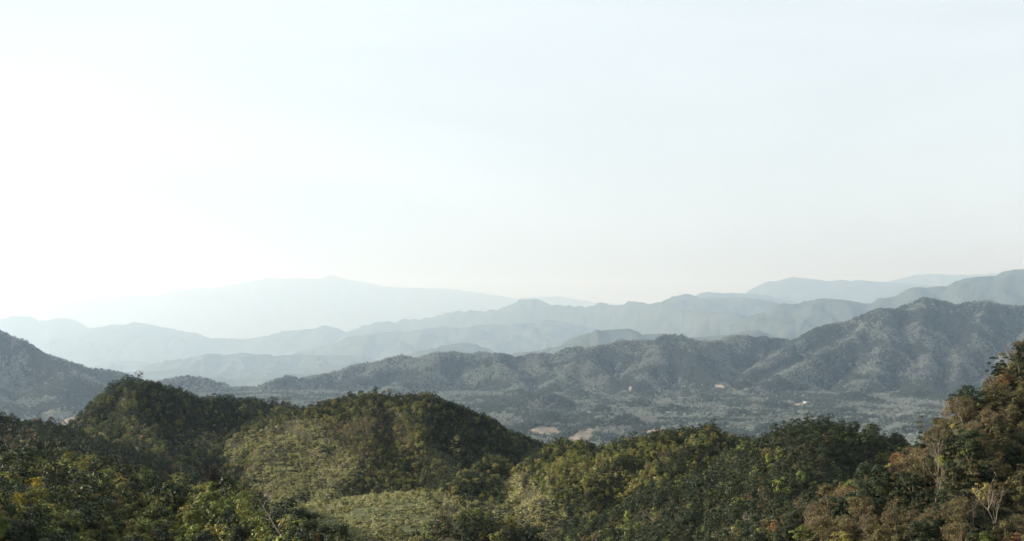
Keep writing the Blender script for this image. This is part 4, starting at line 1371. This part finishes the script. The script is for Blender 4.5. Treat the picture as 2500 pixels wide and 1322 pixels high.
special('bare_tree', 'grey twiggy leafless tree right of the black spiky tree', 578, 1146, 350, hill_h, 60, None, M_twig, seed=440, hmin=5, tr=0.1, clear=2.0)


def spiky_tree():
    """a dead looking tree of many upright black plumes"""
    rg = np.random.RandomState(77)
    x, y, z = spot(519, 0, hill_h, 352)
    NO_TREE.append((x, y, 2.2))
    H = (HOR - 1117) / F * 352 - z
    root = bpy.data.objects.new('spiky_tree', None)
    COL.objects.link(root)
    root.location = (x, y, z)
    tag(root, 'black spiky tree of upright plumes on the crest of the golden green hillside', 'tree')
    V, Q, P, E, T = [], [], [], [], []
    for i in range(22):
        a = rg.uniform(0, 6.28)
        rc = rg.uniform(0.1, 1.0) * 2.3
        h = H * rg.uniform(0.72, 1.0) * (1 - 0.05 * rc)
        t = np.linspace(0, 1, 7)
        pts = np.stack([math.cos(a) * rc * t ** 0.8, math.sin(a) * rc * t ** 0.8, h * t], 1)
        tube(V, Q, pts, 0.09 * (1 - 0.8 * t), 4)
        n = 120
        tt = rg.uniform(0.38, 1.0, n)
        cx = np.stack([math.cos(a) * rc * tt ** 0.8, math.sin(a) * rc * tt ** 0.8, h * tt], 1)
        fat = 0.42 * np.sin(np.clip((tt - 0.3) / 0.7, 0, 1) * 3.0)[:, None]
        e = rg.normal(0, 1, (n, 3))
        e /= np.linalg.norm(e, axis=1)[:, None]
        P.append(cx + e * fat * np.array((1, 1, .6)))
        E.append(e)
        T.append(np.full(n, rg.uniform(0.7, 1.4)))
    st = mesh_from('trunk', V, Q, smooth=True)
    st.materials.append(M_bark)
    link_obj('trunk', st, None, root)
    P, E = np.concatenate(P), np.concatenate(E)
    cm = mesh_from('crown', leaves_at(rg, P, E, 0.34, 0.4, up=0.2), np.arange(len(P) * 4).reshape(-1, 4))
    set_attr(cm, 'tone', np.concatenate(T), 'FACE')
    cm.materials.append(M_deadleaf)
    link_obj('crown', cm, None, root)


spiky_tree()


def dead_branch():
    """a fallen leafless tree leaning out over the gully at the end of the near hillside"""
    Y0 = 262.0
    x, y, z = spot(690, 0, hill_h, Y0)
    base = np.array((x, y, z))
    root = bpy.data.objects.new('dead_tree', None)
    COL.objects.link(root)
    root.location = base
    NO_TREE.append((x, y, 1.5))
    tag(root, 'bare curved dead tree leaning out at the shaded end of the golden green hillside', 'tree')

    def L(p, yy):
        return np.array(wpt(p[0], p[1], yy)) - base
    main = [np.zeros(3) - (0, 0, .3)] + [L(p, Y0 - 1.5) for p in ((686, 1306), (676, 1294), (668, 1280), (659, 1264), (650, 1250), (643, 1238), (634, 1224))]
    V, Q = [], []
    tube(V, Q, main, np.linspace(0.14, 0.04, len(main)), 6)
    m = mesh_from('trunk', V, Q, smooth=True)
    m.materials.append(M_pale)
    link_obj('trunk', m, None, root)
    for pts in (((659, 1264), (660, 1252), (664, 1240)), ((643, 1238), (646, 1228), (648, 1221)), ((676, 1294), (684, 1287), (692, 1285)), ((660, 1266), (655, 1270), (640, 1263))):
        V, Q = [], []
        tube(V, Q, [L(p, Y0 - 1.5 + 0.3 * i) for i, p in enumerate(pts)], np.linspace(0.06, 0.02, len(pts)), 5)
        m = mesh_from('branch', V, Q, smooth=True)
        m.materials.append(M_pale)
        link_obj('branch', m, None, root)


dead_branch()

cand = []
for key, hl, sp, Yr in (('H', hill_h, 4.3, (150, 470)), ('E', hill_e, 4.9, (190, 470))):
    X, Y, Z, px, py = scatter(hl, sp, rng, Yr=Yr, tall=7, margin=25, pxr=(-400, 2930))
    for i in range(len(X)):
        cand.append((Y[i], X[i], Z[i], px[i], py[i], key))
cand.sort()
# which of them show: nearest first on a coarse picture grid
G = 6
occ = np.zeros((1400 // G + 60, 3500 // G + 60), bool)
shown, unseen = [], []
for (y, x, z, px, py, key) in cand:
    R, hgt = 2.6 / y * F, 5.6 / y * F
    i0, i1 = int((py - hgt) / G), int((py - hgt * 0.15) / G)
    j0, j1 = int((px - R * .85 + 150) / G), int((px + R * .85 + 150) / G)
    i1 = min(max(i1, i0 + 1), occ.shape[0])
    i0 = max(i0, 0)
    j0 = max(j0, 0)
    if i1 <= i0 or j1 <= j0:
        unseen.append((0, y, x, z, px, py, key))
        continue
    w = occ[i0:i1, j0:j1]
    inside = (i0 * G < 1318) and (j1 * G - 150 > 0) and (j0 * G - 150 < 2500)
    free = (~w).sum() if inside else 0
    (shown if inside and free / w.size > 0.16 else unseen).append((free * G * G, y, x, z, px, py, key))
    w[:] = True
shown.sort(key=lambda t: -t[0])
rest = unseen + shown[268:]
shown = shown[:268]
RS = random.Random(5)


def pick_kind(key, px, py, n1, n2):
    r = RS.random()
    if key == 'H':
        if in_poly(np.array([px]), np.array([py]), [(-60, 1210), (60, 1200), (120, 1185), (150, 1215), (120, 1260), (60, 1300), (-60, 1310)])[0] and r < 0.7:
            return 'gold' if RS.random() < 0.6 else 'lime'
        mix = [('dark', .24 - .12 * n1), ('green', .26), ('olive', .27 + .12 * n1), ('lime', .15), ('rust', .03 + .16 * max(n2, 0)), ('dry', .03 + .1 * max(-n2, 0)), ('bare', .012)]
    else:
        mix = [('dark', .38 + .12 * n1), ('green', .04), ('olive', .03), ('drab', .32), ('rust', .035 - .02 * n1), ('dry', .28 - .1 * n1), ('bare', .02)]
    t = r * sum(max(w, 0) for _, w in mix)
    for k, w in mix:
        t -= max(w, 0)
        if t <= 0:
            return k
    return 'green'


for (fr, y, x, z, px, py, key) in shown:
    if any((x - a) ** 2 + (y - b) ** 2 < c * c for a, b, c in NO_TREE):
        continue
    n1 = float(fbm(np.array([x / 14.0]), np.array([y / 14.0]), 91, 2)[0]) * 2
    n2 = float(fbm(np.array([x / 20.0]), np.array([y / 20.0]), 95, 2)[0]) * 2.5
    kd = pick_kind(key, px, py, n1, n2)
    s = RS.uniform(0.72, 1.12) * (1.08 if key == 'E' else 0.86)
    root = plant_tree(kd, RS.randrange(9), (x, y, z - 0.25), (s * RS.uniform(.9, 1.15), s * RS.uniform(.9, 1.15), s * RS.uniform(.85, 1.15)), RS.uniform(0, 6.28),
               'tree', GROUPS[key], (RS.gauss(0, .06), RS.gauss(0, .06)))
    sz = 'small' if s < (0.88 if key == 'E' else 0.71) else ('broad' if s > (1.1 if key == 'E' else 0.88) else '')
    TO_LABEL.setdefault((key, kd, sz, zone_word(key, px, py)), []).append((px, root))
give_labels()

# trees hidden behind those and the undergrowth between them
fill = Bag()
if rest:
    A = np.array([(t[2], t[1], t[3]) for t in rest])
    ek = np.array([t[6] == 'E' for t in rest])
    pick = np.zeros(len(A), int)
    pick[~ek], _ = choose(rng, (~ek).sum(), dict(dark=3, green=3, olive=2), NEAR_IDX)
    pick[ek], _ = choose(rng, ek.sum(), dict(dark=4, olive=.6, dry=3, green=.6), NEAR_IDX)
    fill.add(rng, A[:, 0], A[:, 1], A[:, 2], pick, 0.5, 0.75)
for hl, Yr, mx in ((hill_h, (150, 470), dict(shrub=2, darkshrub=6, dryshrub=.6)), (hill_e, (190, 470), dict(shrub=1.5, darkshrub=6, dryshrub=4))):
    X, Y, Z, px, py = scatter(hl, 2.1 if hl is hill_h else 1.7, rng, Yr=Yr, tall=3, margin=20, pxr=(-400, 2930))
    pick, _ = choose(rng, len(X), mx, NEAR_IDX)
    fill.add(rng, X, Y, Z, pick, 0.4, 0.85, sink=0.1)
fill.out('undergrowth', NG_NEAR, 'dense shrubs and young trees between the trees of the two nearest hillsides', 'undergrowth')

# a long white roofed shed in a clearing on the valley floor
def shed(px, Y, w, d, h, yaw, label):
    x = (px - 1250) / F * Y
    zz = [float(floor_h(np.array([x]), np.array([Y]))[0])]
    for hl in (hill_v, hill_m, hill_r):
        if hl.px[0] < px < hl.px[1] and hl.Y[0] < Y < hl.Y[1]:
            zz.append(float(hl.h(np.array([x]), np.array([Y]))[0]))
    z = max(zz)
    root = bpy.data.objects.new('farm_shed', None)
    COL.objects.link(root)
    root.location = (x, Y, z - 0.5)
    root.rotation_euler = (0, 0, yaw)
    tag(root, label, 'shed')
    a, b = w / 2, d / 2
    V = [(-a, -b, 0), (a, -b, 0), (a, b, 0), (-a, b, 0), (-a, -b, h), (a, -b, h), (a, b, h), (-a, b, h)]
    link_obj('wall', mesh_from('wall', V, [(0, 1, 5, 4), (1, 2, 6, 5), (2, 3, 7, 6), (3, 0, 4, 7)]), M_wall, root)
    o, t = 1.2, 0.5
    V = [(-a - o, -b - o, h), (a + o, -b - o, h), (a + o, 0, h * 1.6), (-a - o, 0, h * 1.6), (a + o, b + o, h), (-a - o, b + o, h)]
    V += [(p[0], p[1], p[2] + t) for p in V]
    Q = [(6, 7, 8, 9), (9, 8, 10, 11), (0, 3, 2, 1), (3, 5, 4, 2), (0, 1, 7, 6), (4, 5, 11, 10), (1, 2, 8, 7), (2, 4, 10, 8), (0, 6, 9, 3), (3, 9, 11, 5)]
    link_obj('roof', mesh_from('roof', V, Q), M_roof, root)
    for k in (-1, 0, 1):
        dx = k * w * 0.3
        V = [(dx - 2, -b - 0.08, 0.1), (dx + 2, -b - 0.08, 0.1), (dx + 2, -b - 0.08, h * 0.8), (dx - 2, -b - 0.08, h * 0.8),
             (dx - 2, -b - 0.02, 0.1), (dx + 2, -b - 0.02, 0.1), (dx + 2, -b - 0.02, h * 0.8), (dx - 2, -b - 0.02, h * 0.8)]
        link_obj('door', mesh_from('door', V, [(0, 1, 2, 3), (0, 4, 5, 1), (1, 5, 6, 2), (2, 6, 7, 3), (3, 7, 4, 0)]), M_door, root)


M_wall = bark_mat('shed_wall', (0.5, 0.48, 0.44), (0.6, 0.58, 0.55))
M_roof = bark_mat('shed_roof', (0.5, 0.5, 0.49), (0.62, 0.62, 0.6))
M_door = bark_mat('shed_door', (0.12, 0.12, 0.13), (0.18, 0.18, 0.2))
shed(1628, 4440 * FAR_S, 58, 22, 9, 0.08, 'long white roofed shed in a clearing on the valley floor')
shed(1968, 5000 * FAR_S, 64, 20, 8, -0.15, 'long pale roofed shed beside the bare strip below the twin peaked mountain')

# ----------------------------------------------------------------------------
# the air: one closed box of even haze round everything
# ----------------------------------------------------------------------------
def haze_box(x0, x1, y0, y1, z0, z1):
    V = [(x, y, z) for z in (z0, z1) for y in (y0, y1) for x in (x0, x1)]
    Q = [(0, 2, 3, 1), (4, 5, 7, 6), (0, 1, 5, 4), (2, 6, 7, 3), (0, 4, 6, 2), (1, 3, 7, 5)]
    me = mesh_from('haze', V, Q)
    m, N, L = new_mat('haze_air')
    out = N.new('ShaderNodeOutputMaterial')
    pv = N.new('ShaderNodeVolumePrincipled')
    pv.inputs['Color'].default_value = (*HAZE_COLOR, 1)
    pv.inputs['Density'].default_value = HAZE_DENSITY
    pv.inputs['Absorption Color'].default_value = (1, 1, 1, 1)
    pv.inputs['Anisotropy'].default_value = HAZE_ANISO
    L.new(pv.outputs[0], out.inputs['Volume'])
    o = link_obj('haze', me, m)
    tag(o, 'pale blue white haze filling the air of the whole valley', 'haze', None, 'stuff')
    return o


top_z = max(float((h.Z).max()) for h in Hill.all)
low_z = min(float((h.Z).min()) for h in Hill.all)
haze_box(-80000, 80000, -500, 67000 * FAR_S, min(low_z, -1090 * FAR_S) - 20, top_z + 60)
print('far trees', n_far, 'mid', sum(len(p) for p in woods.pos), 'low', sum(len(p) for p in low.pos), 'fill', sum(len(p) for p in fill.pos),
      'individual', len(shown), 'top', top_z, 'low', low_z)
